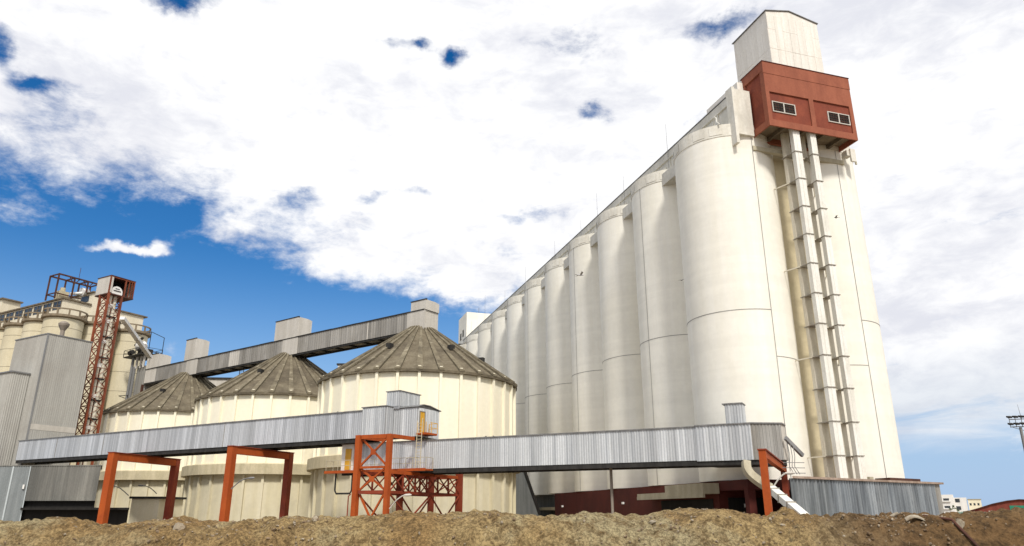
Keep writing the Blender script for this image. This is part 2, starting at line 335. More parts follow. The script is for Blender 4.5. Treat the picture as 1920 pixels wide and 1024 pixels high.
# ------------------------------------------------------------------ tall silo block
RS = 4.95; ZB = 5.8; ZT = 39.7
def ang(d): return math.atan2(d[1], d[0])
A_FRONT = ang((-AX_U[0], -AX_U[1]))          # direction of the near end of the block
A_LEFT = ang((-AX_V[0], -AX_V[1]))
def silo(c, label, front=True, left=True, ringzl=20.7, ringzr=None, jang=None):
    t = thing('concrete_silo', (c[0], c[1], 0), label, 'silo', 'tall white concrete silos of the big block')
    m = MB(); m.lathe(c, [(RS, ZB), (RS, ZT-1.3)], 96); m.lathe(c, [(RS, ZB), (.1, ZB)], 48)
    m.build('silo_shell', M['silo'], t)
    m = MB(); m.lathe(c, [(RS, ZT-1.3), (RS+.05, ZT-1.3), (RS+.05, ZT), (RS-.3, ZT), (RS-.3, ZT-.5), (.1, ZT-.5)], 96)
    for k in range(18):       # uneven form panels of the parapet
        a = k/18*2*PI
        if k % 3 != 1: m.lathe(c, [(RS+.05, ZT-1.1), (RS+.085, ZT-1.1), (RS+.085, ZT-.25), (RS+.05, ZT-.25)], 4, a, a+.25)
    m.build('silo_rim', M['silo_rim'], t)
    aj = A_FRONT if front else A_FRONT-.15
    def arc(z, a0, a1):
        m = MB(); m.ring(c, RS-.02, RS+.022, z-.03, z+.03, 40, a0, a1); m.build('ring_joint', M['joint'], t)
    if ringzl: arc(ringzl, aj-2.4, aj)
    if ringzr: arc(ringzr, aj, aj+1.7)
    if jang is not None:
        m = MB()
        for a in jang: m.ring(c, RS-.02, RS+.03, ZB, ZT-.3, 1, a-.0065, a+.0065)
        m.build('vertical_joint', M['joint'], t)
    return t
C0 = (22.1, 68.2)
ordn = ['nearest', 'second', 'third', 'fourth', 'fifth', 'sixth', 'seventh', 'eighth', 'ninth', 'tenth', 'farthest']
silo(C0, 'widest looking white silo at the near end of the row, left of the twin ducts', True, True, 20.7, 16.4, [A_FRONT])
silo((31.65, 71.17), 'white concrete silo at the right edge of the block, right of the bucket elevator ducts', True, True, 16.15, 20.5, [A_FRONT])
sp = 10.13
p1 = silo((C0[0]+AX_U[0]*sp, C0[1]+AX_U[1]*sp), 'second white silo of the long row, with a dark line down its left side', False, True, 20.7, None, [A_LEFT+.16])
p2 = silo((C0[0]+AX_U[0]*sp*2, C0[1]+AX_U[1]*sp*2), 'third white concrete silo of the long row counted from the red cabin', False, True, 20.7, None, None)
for k in range(3, 11):
    src, k0 = (p1, 1) if k % 2 else (p2, 2); d = (k-k0)*sp
    lab = ('last and smallest looking white silo of the long row, beside the far block tower' if k == 10 else
           '%s white concrete silo of the long row counted from the red cabin' % ordn[k])
    dup(src, (AX_U[0]*d, AX_U[1]*d, 0), lab)

t = thing('silo_gallery', SF(54, 42, 0), 'long low concrete gallery with a dark roof edge along the tops of the tall silos', 'gallery')
m = MB(); m.box(SF, 60.5, 165, 37.85, 46.5, 37.75, 39.15); m.box(SF, 54.6, 60.5, 39.9, 46.5, 38.2, 39.15); m.build('deck_slab', M['gal_conc'], t)
m = MB(); m.box(SF, 54.2, 166, 39.62, 52.0, 39.15, 41.9)
for k in range(34):
    u = 56+k*3.3; m.box(SF, u, u+.18, 39.5, 39.62, 39.2, 41.9)
m.build('gallery_wall', M['gal_conc'], t)
m = MB(); m.box(SF, 54.1, 166.3, 39.45, 52.1, 41.9, 42.78); m.build('parapet', M['gal_conc'], t)
m = MB(); m.box(SF, 54.2, 166.4, 39.38, 52.2, 42.82, 42.9); m.build('roof_edge', M['lampm'], t)
for (u, h) in [(66, 3.4), (77.5, 2.2), (86, 3.4), (92, 1.6), (103, 2.4), (118, 2.8), (131, 2.2), (146, 5.5), (158, 2.6)]:
    m = MB(); p = SF(u, 39.35, 40.6); m.tube([p, (p[0], p[1], 42.9+h)], [.03, .012], 5); m.build('lightning_rod', M['lampm'], t)
m = MB(); m.tube([SF(56.3, 39.2, 39.2), SF(56.3, 39.2, 40.6), SF(56.0, 39.0, 41.1), SF(55.5, 38.8, 41.2), SF(55.0, 38.6, 40.8), SF(54.7, 38.4, 40.1), SF(54.2, 38.4, 39.6)], .07, 6); m.build('vent_pipe', M['gal_conc'], t)
for u in (57, 87.5, 108, 128.5):
    m = MB(); m.box(SF, u, u+.8, 39.55, 39.63, 39.3, 40.7); m.build('hatch', M['dark'], t)
for u in (67, 77.5, 88, 98, 108.5, 119):
    m = MB(); m.box(SF, u, u+.9, 39.52, 39.66, 40.3, 41.3); m.box(SF, u-.4, u+.1, 39.5, 39.68, 39.9, 40.5); m.build('wall_patch', M['silo_rim'], t)

t = thing('stair_wall', SF(53.5, 40, 0), 'pale concrete slab hanging over a silo rim just left of the red cabin', 'wall')
m = MB(); m.box(SF, 53.3, 54.2, 39.76, 41.6, 38.35, 43.4); m.build('slab', M['silo_rim'], t)
m = MB(); m.box(SF, 53.15, 54.2, 39.42, 39.75, 37.25, 43.5); m.build('fin', M['silo_rim'], t)
m = MB(); m.box(SF, 54.3, 60, 41.0, 45.6, 42.93, 45.0); m.build('block', M['pent'], t)

t = thing('red_cabin', SF(51, 47, 0), 'brick red cabin with two barred windows jutting out at the top of the tall silos', 'cabin')
u0, v0, v1, z0, z1 = 51.0, 41.7, 52.0, 38.35, 45.45
m = MB(); m.box(SF, u0+.14, 54.6, v0+.14, v1-.14, 38.95, z1-.05); m.build('wall', M['red_d'], t)
m = MB()
for (a, b, c, d, e, f) in [(u0, u0+.14, v0, v1, z0, 39.05), (u0, u0+.14, v0, v0+.42, 39.05, 42.12), (u0, u0+.14, 46.68, 47.2, 39.05, 42.12), (u0, u0+.14, v1-.45, v1, 39.05, 42.12), (u0, u0+.14, v0, v1, 42.12, 44.15), (u0-.03, u0+.14, v0-.03, v1+.03, 44.15, z1),
                           (u0+.14, 54.4, v0, v0+.14, z0, 39.05), (u0+.14, 54.4, v0-.03, v0+.14, 44.45, z1), (u0+.14, u0+.6, v0, v0+.14, 39.05, 44.45), (54.0, 54.4, v0, v0+.14, 39.05, 44.45),
                           (u0+.14, 54.4, v1-.14, v1, z0, 39.05), (u0+.14, 54.4, v1-.14, v1+.03, 44.15, z1), (u0+.14, u0+.6, v1-.14, v1, 39.05, 44.15), (54.1, 54.4, v0+.14, v1-.14, z0, 38.95)]:
    m.box(SF, a, b, c, d, e, f)
m.build('frame_band', M['red'], t)
m = MB()
for v in (43.6, 45.9, 48.2, 50.4): m.box(SF, 51.14, 54.1, v, v+.3, 38.5, 38.95)
m.build('floor_beam', M['brown'], t)
m = MB(); m.box(SF, 51.14, 54.3, 41.85, 51.85, 38.9, 38.948); m.build('floor', M['rail'], t)  # dark floor panel and beams: underside shade put into their colour
m = MB(); m.box(SF, u0-.08, 54.6, v0-.08, v1+.08, z1, z1+.07); m.build('roof_edge', M['maroon'], t)
for va, vb in ((42.33, 45.0), (48.8, 51.45)):
    m = MB(); zz0, zz1 = 39.98, 41.15; U0 = u0+.05
    for (a, b, c, d) in ((va, vb, zz1-.09, zz1), (va, vb, zz0, zz0+.09), (va, va+.1, zz0+.09, zz1-.09), (vb-.1, vb, zz0+.09, zz1-.09), ((va+vb)/2-.06, (va+vb)/2+.06, zz0+.09, zz1-.09)):
        m.box(SF, U0, u0+.2, a, b, c, d)
    w = m.build('window', M['metal_l'], t)
    for (a, b) in ((va+.1, (va+vb)/2-.06), ((va+vb)/2+.06, vb-.1)):
        m = MB(); m.box(SF, u0+.12, u0+.139, a, b, zz0+.09, zz1-.09); m.build('pane', M['dark'], w)
    m = MB()
    for k in range(1, 8):
        v = va+.1+(vb-va-.2)*k/8; m.box(SF, u0+.09, u0+.11, v-.015, v+.015, zz0+.09, zz1-.09)
    for k in range(1, 4): z = zz0+(zz1-zz0)*k/4; m.box(SF, u0+.085, u0+.105, va+.1, vb-.1, z-.02, z+.02)
    m.build('grille', M['rust'], w)

t = thing('elevator_penthouse', SF(57, 49, 0), 'pale metal clad box with a shallow gable standing above the red cabin', 'penthouse')
m = MB(); a0, a1, b0, b1 = 54.3, 60.3, 45.7, 52.3; bm_ = (b0+b1)/2-.3
m.mesh([SF(a0, b0, 43), SF(a0, b1, 43), SF(a0, b1, 54.6), SF(a0, bm_, 55.4), SF(a0, b0, 54.8), SF(a1, b0, 43), SF(a1, b1, 43), SF(a1, b1, 54.6), SF(a1, bm_, 55.4), SF(a1, b0, 54.8)],
       [(0, 1, 2, 3, 4), (9, 8, 7, 6, 5), (0, 4, 9, 5), (1, 6, 7, 2), (4, 3, 8, 9), (3, 2, 7, 8)])
m.build('wall', M['pent'], t)
m = MB(); rp = random.Random(5)
for (z, n) in ((47.1, 9), (50.1, 9), (52.6, 9)):          # lapped rows of sheets
    for k in range(7):
        b = b0+k*.94; m.box(SF, a0-.03, a0, b+.01, b+.93, {47.1: 43.2, 50.1: 47.13, 52.6: 50.13}[z], z+rp.uniform(-.02, .02))
    for k in range(6):
        a = a0+k*1.0; m.box(SF, a+.01, a+.985, b0-.03, b0, {47.1: 43.2, 50.1: 47.13, 52.6: 50.13}[z], z+rp.uniform(-.02, .02))
for k in range(7): b = b0+k*.94; m.box(SF, a0-.025, a0, b+.01, b+.93, 52.62, 54.45)
m.build('cladding_sheets', M['pent_s'], t)
m = MB()
for (x0_, x1_, za, zb) in ((b0-.12, bm_, 54.82, 55.43), (bm_, b1+.12, 55.43, 54.6)):
    m.hexa([SF(a0-.12, x0_, za), SF(a0-.12, x1_, zb), SF(a1+.2, x1_, zb), SF(a1+.2, x0_, za)], [SF(a0-.12, x0_, za+.09), SF(a0-.12, x1_, zb+.09), SF(a1+.2, x1_, zb+.09), SF(a1+.2, x0_, za+.09)])
m.build('roof', M['lampm'], t)

# bucket elevators
FLZ = [36.14, 33.3, 30.45, 27.65, 24.8, 21.95, 19.12, 16.28, 13.45, 10.55, 7.72]
for (va, vb, lab) in ((44.48, 45.26, 'left one of the twin cream ducts running down the recess of the tall silos'), (46.5, 47.16, 'right one of the twin cream ducts running down the recess of the tall silos')):
    t = thing('bucket_elevator', SF(51.9, (va+vb)/2, 0), lab, 'duct', 'bucket elevators down the end of the silo block')
    m = MB(); m.box(SF, 51.3, 51.8, va, vb, 5.2, 39.); m.box(SF, 51.27, 51.3, (va+vb)/2-.05, (va+vb)/2+.03, 5.2, 39.); m.build('front_trunk', M['duct'], t)
    m = MB(); m.box(SF, 52.7, 53.1, va, vb-.1, 5.2, 39.); m.build('rear_trunk', M['duct_shaded'], t)
    for z in FLZ:
        m = MB(); m.box(SF, 51.22, 52.0, va-.05, vb+.06, z-.035, z+.035); m.box(SF, 52.0, 53.15, va-.12, vb+.03, z-.045, z+.03); m.build('flange', M['flange'], t)
    if va < 45:
        for z in (33.3, 24.8, 16.28, 7.72):
            m = MB(); m.beam(SF(52.6, va-.1, z), SF(55.0, 43.0+.55, z-.05), .1); m.beam(SF(52.6, vb, z), SF(52.6, 46.42, z), .1); m.build('tie_bar', M['duct_shaded'], t)
        for z in (36.14, 30.45, 27.65, 21.95, 19.12, 13.45, 10.55):
            m = MB(); m.beam(SF(52.4, vb, z), SF(52.4, 46.42, z), .08); m.beam(SF(52.9, vb, z+.02), SF(52.9, 46.42, z+.02), .1, .2); m.build('tie_bar', M['duct_shaded'], t)
    if va > 45:
        for z in (33.3, 24.8, 16.28, 7.72):
            m = MB(); m.beam(SF(52.6, vb, z), SF(54.4, vb+1.6, z), .08); m.build('tie_bar', M['duct_shaded'], t)
m = MB(); m.box(SF, 53.45, 53.85, 41.4, 52.2, 36.9, 37.35); tag(m.build('ledger_beam', M['canopy'], origin=SF(53.6, 47, 37)), 'concrete beam across the silo tops just below the red cabin', 'beam')
t = thing('roof_bracket', SF(53.0, 52.6, 36), 'small concrete drain box at the rim of the right silo beside the red cabin', 'bracket')
m = MB(); m.box(SF, 52.9, 53.6, 52.2, 52.8, 37.7, 38.3); m.build('block', M['silo_rim'], t)
m = MB(); m.box(SF, 52.7, 52.9, 52.5, 53.1, 37.0, 38.4); m.build('cheek', M['silo_rim'], t)
m = MB(); m.box(SF, 52.9, 53.0, 53.1, 53.3, 36.8, 38.4); m.build('pipe_box', M['canopy'], t)

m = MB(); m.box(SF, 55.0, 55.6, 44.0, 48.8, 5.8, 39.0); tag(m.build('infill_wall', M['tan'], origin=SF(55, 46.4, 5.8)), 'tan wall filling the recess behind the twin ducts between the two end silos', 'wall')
# far end tower
t = thing('block_tower', SF(170, 44, 0), 'plain white tower with small dark openings at the far end of the silo row', 'tower')
m = MB(); m.box(SF, 166.6, 175, 40.3, 52, 0, 50.1); m.build('wall', M['silo'], t)
for (u, z) in ((169.4, 44.6), (171.8, 44.2)):
    m = MB(); m.box(SF, u, u+1.0, 40.24, 40.34, z, z+1.7); m.build('opening', M['dark'], t)
m = MB(); m.box(SF, 167.5, 173.2, 38.6, 40.3, 41.0, 41.3)
for u in (168, 169.5, 171.4): m.box(SF, u, u+1.0, 38.8, 40.0, 41.3, 42.4)
m.build('balcony_machine', M['black'], t)
m = MB(); p = SF(167.2, 43.5, 48); m.tube([p, (p[0], p[1], 51.6)], .05, 5); m.build('rod', M['lampm'], t)

# base building
t = thing('base_building', SF(70, 40, 0), 'dark maroon ground floor wall beneath the tall silos, open at its near end', 'building')
m = MB(); m.box(SF, 57.3, 97.8, 36.62, 54, 0, 5.76); m.box(SF, 52.9, 57.3, 36.62, 54, 4.95, 5.76)
m.box(SF, 52.95, 53.5, 42.5, 43.1, 0, 4.95); m.box(SF, 52.95, 53.5, 36.62, 37.3, 0, 4.95)
m.build('wall', M['maroon'], t)
m = MB(); m.box(SF, 97.8, 165, 39.0, 54, 0, 5.7); m.build('rear_wall', M['grey_shed'], t)
m = MB(); m.box(SF, 57.2, 57.29, 37.5, 41.6, 0, 4.4); m.build('bay_door', M['dark'], t)
m = MB(); m.box(SF, 58.2, 67.5, 36.53, 36.6, 0, 4.3); m.build('bay_door', M['dark'], t)
m = MB(); m.box(SF, 57.1, 69.6, 35.0, 36.6, 4.72, 4.97); m.box(SF, 57.1, 69.6, 34.95, 35.15, 4.4, 4.72); m.box(SF, 57.1, 63.8, 35.0, 35.2, 4.97, 5.6); m.box(SF, 57.1, 57.35, 35.2, 36.6, 4.97, 5.6); m.build('canopy', M['canopy'], t)
m = MB(); m.box(SF, 97.9, 112, 36.9, 38.9, 3.6, 4.0); m.build('loading_ledge', M['canopy'], t)
for (u, z) in ((76, 4.1), (94.5, 3.95)):
    m = MB(); m.box(SF, u, u+.3, 36.4, 36.6, z, z+.22); m.build('wall_lamp', M['white'], t)
m = MB(); m.box(SF, 57.05, 57.2, 39.0, 39.4, 3.6, 3.9); m.build('wall_lamp', M['white'], t)
t = thing('grey_shed', (3, 110, 0), 'dark grey shed with a sloping end between the nearest tank and the silo row', 'shed')
m = MB(); y0_, y1_ = 110, 113.5
m.hexa([(.3, y0_, 0), (5.15, y0_, 0), (5.0, y1_, 0), (.3, y1_, 0)], [(.3, y0_, 11), (1.23, y0_, 11), (1.2, y1_, 11), (.3, y1_, 11)]); m.build('wall', M['grey_shed'], t)
m = MB(); m.beam((1.25, 109.9, 11), (5.17, 109.9, 0), .35, .3); m.build('sloping_edge', M['dark'], t)

# annex
PL = (20.1, 54.4); PR = (37.2, 65.6); ad = Vector((17.1, 11.2)).normalized(); an = (ad.y, -ad.x)
t = thing('annex_building', (28, 60, 0), 'low corrugated metal annex with a flat rusty roof at the foot of the tall silos', 'annex')
BL = (23.4, 61.0); BR = (36.4, 69.0)
m = MB(); m.prism([(PL[0]-an[0]*.06, PL[1]-an[1]*.06), (PR[0]-an[0]*.06, PR[1]-an[1]*.06), (BR[0], BR[1]), (BL[0], BL[1])], 0, 5.5); m.build('wall_core', M['black'], t)
PM = (PL[0]+(PR[0]-PL[0])*.215, PL[1]+(PR[1]-PL[1])*.215); PE = (PL[0]+(PR[0]-PL[0])*.955, PL[1]+(PR[1]-PL[1])*.955)
m = MB(); m.corr(PL, PM, 0, 5.5, an, .40, .11); m.build('dark_sheeting', M['annex_d'], t)
m = MB(); m.corr(PM, PE, 0, 5.5, an, .33, .09); m.build('sheeting', M['annex'], t)
m = MB(); m.corr(PE, PR, 0, 5.5, an, .30, .03); m.corr(PR, BR, 0, 5.5, ad, .3, .05); m.build('end_sheeting', M['metal_d'], t)
m = MB(); o_ = .25
m.prism([(PL[0]+an[0]*o_, PL[1]+an[1]*o_), (PR[0]+an[0]*o_+ad.x*.3, PR[1]+an[1]*o_+ad.y*.3), (BR[0]+.3, BR[1]), (BL[0]-.2, BL[1])], 5.5, 5.66); m.build('roof', M['annex_roof'], t)
m = MB(); m.prism([(PR[0]-5.5, PR[1]-2.6), (PR[0]-1.5, PR[1]+.1), (PR[0]-1.7, PR[1]+1), (PR[0]-6, PR[1]-1)], 5.66, 5.95); m.build('roof_ridge', M['rust'], t)
for (dx, w_) in ((-7.5, .5), (-7.0, .3), (-6.4, .35)):
    m = MB(); m.box(SF, 52.7, 53.2, 52+dx/2, 52+dx/2+w_, 5.66, 6.1); m.build('roof_debris', M['canopy'], t)

# ------------------------------------------------------------------ round tanks
NR = 32
def tank(c, label, phase, hatches):
    t = thing('storage_tank', (c[0], c[1], 0), label, 'tank', 'round cream tanks with conical roofs')
    r = 13.
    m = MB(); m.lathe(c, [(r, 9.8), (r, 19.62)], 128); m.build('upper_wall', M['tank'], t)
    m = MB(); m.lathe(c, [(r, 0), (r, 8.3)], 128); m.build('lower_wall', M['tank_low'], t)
    m = MB(); n = 64
    m.lathe(c, [(r, 8.3), (r+.95, 8.3), (r+.95, 9.65), (r+.55, 9.8), (r, 9.8)], n, smooth=False); m.build('ledge', M['ledge'], t)
    def radbox(mb, a, r0, r1, w, za, zb):
        ca, sa = math.cos(a), math.sin(a); f = Fr(c, (ca, sa), (-sa, ca)); mb.box(f, r0, r1, -w/2, w/2, za, zb)
    m = MB(); ml = MB()
    for k in range(NR):
        a = phase+k*2*PI/NR; radbox(m, a, r-.1, r+.34, .34, 9.82, 20.05); radbox(ml, a, r-.1, r+.34, .34, 0, 8.28)
    m.build('upper_ribs', M['tank'], t); ml.build('lower_ribs', M['tank_low'], t)
    # cone roof: panels that dip between radial ridges
    m = MB(); R1 = r+.5; ze = 19.62; za = 27.85; r0 = 1.7
    vs = []; fs = []; nn = NR*4
    for i in range(13):
        q = i/12; rr = R1+(r0-R1)*q; z = ze+(za-ze)*q
        for k in range(nn):
            a = phase+k*2*PI/nn; s_ = (0, .7, 1., .7)[k % 4]; vs.append((c[0]+rr*math.cos(a), c[1]+rr*math.sin(a), z-.26*s_*(1-q*.6)))
    for i in range(12):
        for k in range(nn): fs.append((i*nn+k, i*nn+(k+1) % nn, (i+1)*nn+(k+1) % nn, (i+1)*nn+k))
    m.mesh(vs, fs, True)
    m.lathe(c, [(r-.1, ze-.32), (R1, ze-.32), (R1, ze)], nn); m.lathe(c, [(r0, za-.05), (.01, za+.1)], 24)
    m.build('cone_roof', M['roofc'], t)
    m = MB()
    for k in range(NR):
        a = phase+k*2*PI/NR; ca, sa = math.cos(a), math.sin(a)
        w0, w1 = .36, .10; px, py = -sa, ca
        def P(rr, off, z): return (c[0]+ca*rr+px*off, c[1]+sa*rr+py*off, z)
        m.hexa([P(R1+.05, -w0, ze-.05), P(R1+.05, w0, ze-.05), P(r0, w1, za-.1), P(r0, -w1, za-.1)], [P(R1+.05, -w0, ze+.2), P(R1+.05, w0, ze+.2), P(r0, w1, za+.12), P(r0, -w1, za+.12)])
    m.build('roof_ribs', M['roofrib'], t)
    for (a, q) in hatches:
        rr = R1+(r0-R1)*q; z = ze+(za-ze)*q; ca, sa = math.cos(a), math.sin(a); f = Fr((c[0]+ca*rr, c[1]+sa*rr), (ca, sa), (-sa, ca))
        m = MB(); m.box(f, -.35, .4, -.35, .35, z-.3, z+.42); m.build('roof_hatch', M['black'], t)
    m = MB(); f = Fr(c, (1, 0)); m.box(f, -1., 1., -1., 1., 27.7, 28.05); m.build('roof_cap', M['gal_conc'], t)
    return t
def toward(c): return math.atan2(-c[1], -c[0])
T3 = (-12.8, 99.3); T2 = (-36.3, 116.8); T1 = (-60.06, 134.0)
tank(T3, 'largest looking of the three cream ribbed tanks with conical roofs, nearest the tall silos', toward(T3), [(toward(T3)-.55, .5), (toward(T3)+.55, .5), (toward(T3)+1.15, .38)])
tank(T2, 'middle one of the three cream ribbed tanks with conical roofs', toward(T2)+.04, [(toward(T2)-.55, .48), (toward(T2)+.9, .35)])
tank(T1, 'smallest looking cream ribbed tank, beside the rust orange lattice elevator', toward(T1)+.09, [(toward(T1)-.5, .45), (toward(T1)+.6, .4)])

# gallery over the tanks
t = thing('tank_gallery', TA(35, 1.3, 27), 'grey sheet clad conveyor gallery running high over the peaks of the three round tanks', 'gallery')
m = MB(); zt, zb = 30.05, 27.4
m.box(TA, -1.9, 73, 0, 2.6, zb, zt)
segs = [(1.5, 9.4, 'metal_u'), (9.4, 9.6, 'metal_l'), (9.6, 25.6, 'metal_u'), (29.7, 41.5, 'metal_u'), (41.5, 44.5, 'metal_l'), (44.5, 54.4, 'metal_u'), (58.2, 68.8, 'metal_u'), (68.8, 72.9, 'metal_l')]
m.build('gallery_core', M['metal_u'], t)
for (a, b, mt) in segs:
    m = MB(); m.corr(TA(a, 0), TA(b, 0), zb, zt, (-TA.y[0], -TA.y[1]), .5, .03); m.build('side_sheeting', M[mt], t)
m = MB(); rr = random.Random(9)
a = -1.9
while a < 73:
    b = min(73, a+rr.uniform(2, 4)); m.box(TA, a, b, -.14, 2.74, zt+rr.uniform(0, .03), zt+.13+rr.uniform(0, .05)); a = b+.002
m.build('roof_sheets', M['black'], t)
m = MB(); m.box(TA, -1.6, 72.8, .05, .35, zb-.28, zb-.005); m.box(TA, -1.6, 72.8, 2.25, 2.55, zb-.28, zb-.005)
for k in range(24): m.box(TA, -1.5+k*3.1, -1.3+k*3.1, .35, 2.25, zb-.25, zb-.02)
m.build('floor_girder', M['black'], t)
def headbox(par, fr, a0, a1, b0, b1, z0, z1, mat='metal_l', crown=.22):
    m = MB(); mid = (b0+b1)/2
    m.mesh([fr(a0, b0, z0), fr(a0, b1, z0), fr(a0, b1, z1-crown*.8), fr(a0, mid+.5, z1), fr(a0, b0, z1), fr(a1, b0, z0), fr(a1, b1, z0), fr(a1, b1, z1-crown*.8), fr(a1, mid+.5, z1), fr(a1, b0, z1)],
           [(0, 1, 2, 3, 4), (9, 8, 7, 6, 5), (0, 4, 9, 5), (1, 6, 7, 2), (4, 3, 8, 9), (3, 2, 7, 8)])
    h = m.build('head_box', M[mat], par)
    m = MB(); m.box(fr, a0-.08, a1+.08, b0-.1, b0+.12, z1, z1+.12); m.build('roof_edge', M['black'], h)
    m = MB(); L = abs(a1-a0); n = max(2, int(L/.95))
    for k in range(n): m.box(fr, a0+L*k/n+.01, a0+L*(k+1)/n-.01, b0-.03, b0-.002, z0+.03, z1-.03)
    m.build('cladding', M[mat], h)
    return h
headbox(t, TA, -2.15, .75, -.05, 2.65, zt, 31.5)
m = MB(); m.box(TA, -1.98, 1.45, -.06, 2.66, zb-.1, zt); m.build('end_box', M['metal_l'], t)
headbox(t, TA, 26.0, 32.0, -.03, 2.65, zt, 33.45)
m = MB(); m.box(TA, 25.7, 29.6, -.08, 0, zb-.05, zt+.3); m.build('side_panel', M['metal_l'], t)
headbox(t, TA, 55.9, 59.2, -.03, 2.65, zt, 34.1)
m = MB(); m.box(TA, 54.5, 58.1, -.08, 0, zb-.1, zt+.3); m.build('side_panel', M['metal_l'], t)
headbox(t, TA, 69.1, 72.9, -.03, 2.75, zt, 32.9)

# elevator housing and drive at the far end of the tank gallery
t = thing('conveyor_tower', TA(75, 1.5, 0), 'tall narrow grey tower with a drive platform at the far end of the tank gallery', 'tower')
m = MB(); m.box(TA, 73.05, 75.2, .2, 3, 0, 31.0); m.box(TA, 75.3, 77.2, .4, 2.6, 0, 31.4); m.build('casing', M['metal_d'], t)
for b, zz in ((-.2, 31.2), (.9, 33.5)):
    m = MB(); m.tube([TA(77.6+b, -.1, 0), TA(77.6+b, -.1, zz)], .28, 10); m.build('downpipe', M['lampm'], t)
m = MB(); m.box(TA, 73.4, 80.5, -1.2, 3., 33.2, 33.4)
for a in (73.4, 75.8, 78.2, 80.5):
    for b in (-1.2, 3.): m.box(TA, a-.05, a+.05, b-.05, b+.05, 33.4, 34.7)
for z in (34.0, 34.65):
    for b in (-1.2, 3.): m.box(TA, 73.4, 80.5, b-.04, b+.04, z, z+.07)
    for a in (73.4, 80.5): m.box(TA, a-.04, a+.04, -1.2, 3., z, z+.07)
m.build('platform', M['black'], t)
m = MB(); m.tube([TA(75.5, .2, 35.1), TA(76.3, .2, 35.5), TA(77.3, .2, 35.5), TA(78, .2, 35.0)], [.7, .95, .95, .6], 14); m.build('drive_cover', M['white'], t)
m = MB(); m.box(TA, 75.2, 77.8, .2, 2., 33.4, 34.8); m.tube([TA(74.6, -.4, 34.4), TA(76, -.4, 34.5)], .42, 10); m.tube([TA(78.4, -.5, 34.3), TA(79.6, -.5, 34.2)], .5, 10)
m.beam(TA(78, -.4, 35.6), TA(75.4, -.4, 36.9), .45, .3); m.build('machinery', M['black'], t)
for (a, b) in ((74.2, 0), (75.8, .2), (77.0, 0)):
    m = MB(); m.tube([TA(a, b, 30.8), TA(a, b, 33.2)], .22, 8); m.build('spout', M['metal_l'], t)
m = MB()
for p, q in ((TA(70.5, -1.3, 37.2), TA(73.5, 3, 37.2)), (TA(70.5, -1.3, 33.6), TA(73.5, 3, 33.6))): m.beam(p, q, .09)
for p in (TA(70.5, -1.3), TA(73.5, 3)): m.beam((p[0], p[1], 33.3), (p[0], p[1], 37.25), .1)
m.beam(TA(70.5, -1.3, 37.2), TA(76, -1.2, 37.2), .08); m.beam(TA(70.5, -1.3, 33.6), TA(74, -1.2, 33.6), .08); m.build('guard_frame', M['black'], t)
for z in (19, 25.5):
    m = MB(); m.beam(TA(77.6, -.3, z), TA(82, -.1, z+.3), .12); m.beam(TA(82, -.1, z+.3), TA(78, .6, z-.9), .1); m.build('pipe_bracket', M['black'], t)
m = MB(); m.beam(TA(73.2, -.05, 0), TA(73.2, -.05, 27.2), .35); m.build('rusty_post', M['rust'], t)

m = MB(); m.beam((-65.6, 117.9, 34.4), (-67.6, 133.2, 30.9), .75, .55)
t = m.build('spout_pipe', M['white'], origin=(-67.4, 131.8, 30)); tag(t, 'pale straight spout slanting down from the lattice elevator to the end of the tank gallery', 'spout')
m = MB()
for k in range(5):
    q = .1+k*.2; p = Vector((-65.6, 117.9, 34.4)).lerp(Vector((-67.6, 133.2, 30.9)), q); m.beam(p, p+Vector((0, .15, -.03)), .85, .65)
m.build('flange', M['metal_l'], t)

# ------------------------------------------------------------------ high front gallery
t = thing('front_gallery', LG(30, 1.5, 10), 'long corrugated grey gallery on orange portal frames crossing in front of the round tanks', 'gallery')
zb, zt = 10.32, 13.0
m = MB(); m.box(LG, 0, 64, 0, 3, zb, zt); m.build('gallery_core', M['metal_d'], t)
bounds = [0.03, 20.5, 43.5, 54.2, 63.9]
for i in range(4):
    m = MB(); m.corr(LG(bounds[i], 0), LG(bounds[i+1], 0), zb, zt, (-NX[0], -NX[1]), .25, .032); m.build('side_sheeting', M['metal'], t)
for i in range(4):
    m = MB(); m.box(LG, bounds[i+1]-.05, bounds[i+1]+.05, -.075, 0, zb, zt); m.build('cover_strip', M['metal_d'], t)
m = MB(); m.box(LG, 0, 64.1, -.13, 3.13, zt, zt+.1); m.build('roof', M['lampm'], t)
m = MB(); m.box(LG, 0, 63.9, .05, .3, zb-.42, zb-.003); m.box(LG, 0, 63.9, 2.7, 2.95, zb-.42, zb-.003)
for k in range(26): m.box(LG, .5+k*2.45, .7+k*2.45, .3, 2.7, zb-.35, zb-.01)
m.build('floor_girder', M['black'], t)
m = MB(); m.box(LG, -3.02, 0, 0, 3.2, 10.35, 13.3); m.box(LG, -6.05, -3.02, 1.25, 4.9, 10.3, 13.15); m.build('head_house', M['metal_d'], t)
m = MB(); m.corr(LG(-3.0, 0), LG(0, 0), 10.4, 13.25, (-NX[0], -NX[1]), .25, .045); m.corr(LG(-3.02, 0.02), LG(-3.02, 1.24), 10.4, 13.25, (-WX[0], -WX[1]), .25, .045)
m.corr(LG(-6.03, 1.25), LG(-3.05, 1.25), 10.3, 13.1, (-NX[0], -NX[1]), .25, .045); m.corr(LG(-6.05, 1.27), LG(-6.05, 4.88), 10.3, 13.1, (-WX[0], -WX[1]), .25, .045); m.build('head_sheeting', M['metal_r'], t)
m = MB(); m.box(LG, -3.12, .1, -.12, 3.2, 13.3, 13.38)
c_ = [(1.1, 13.15), (2.0, 13.42), (3.1, 13.42), (5.05, 13.1)]
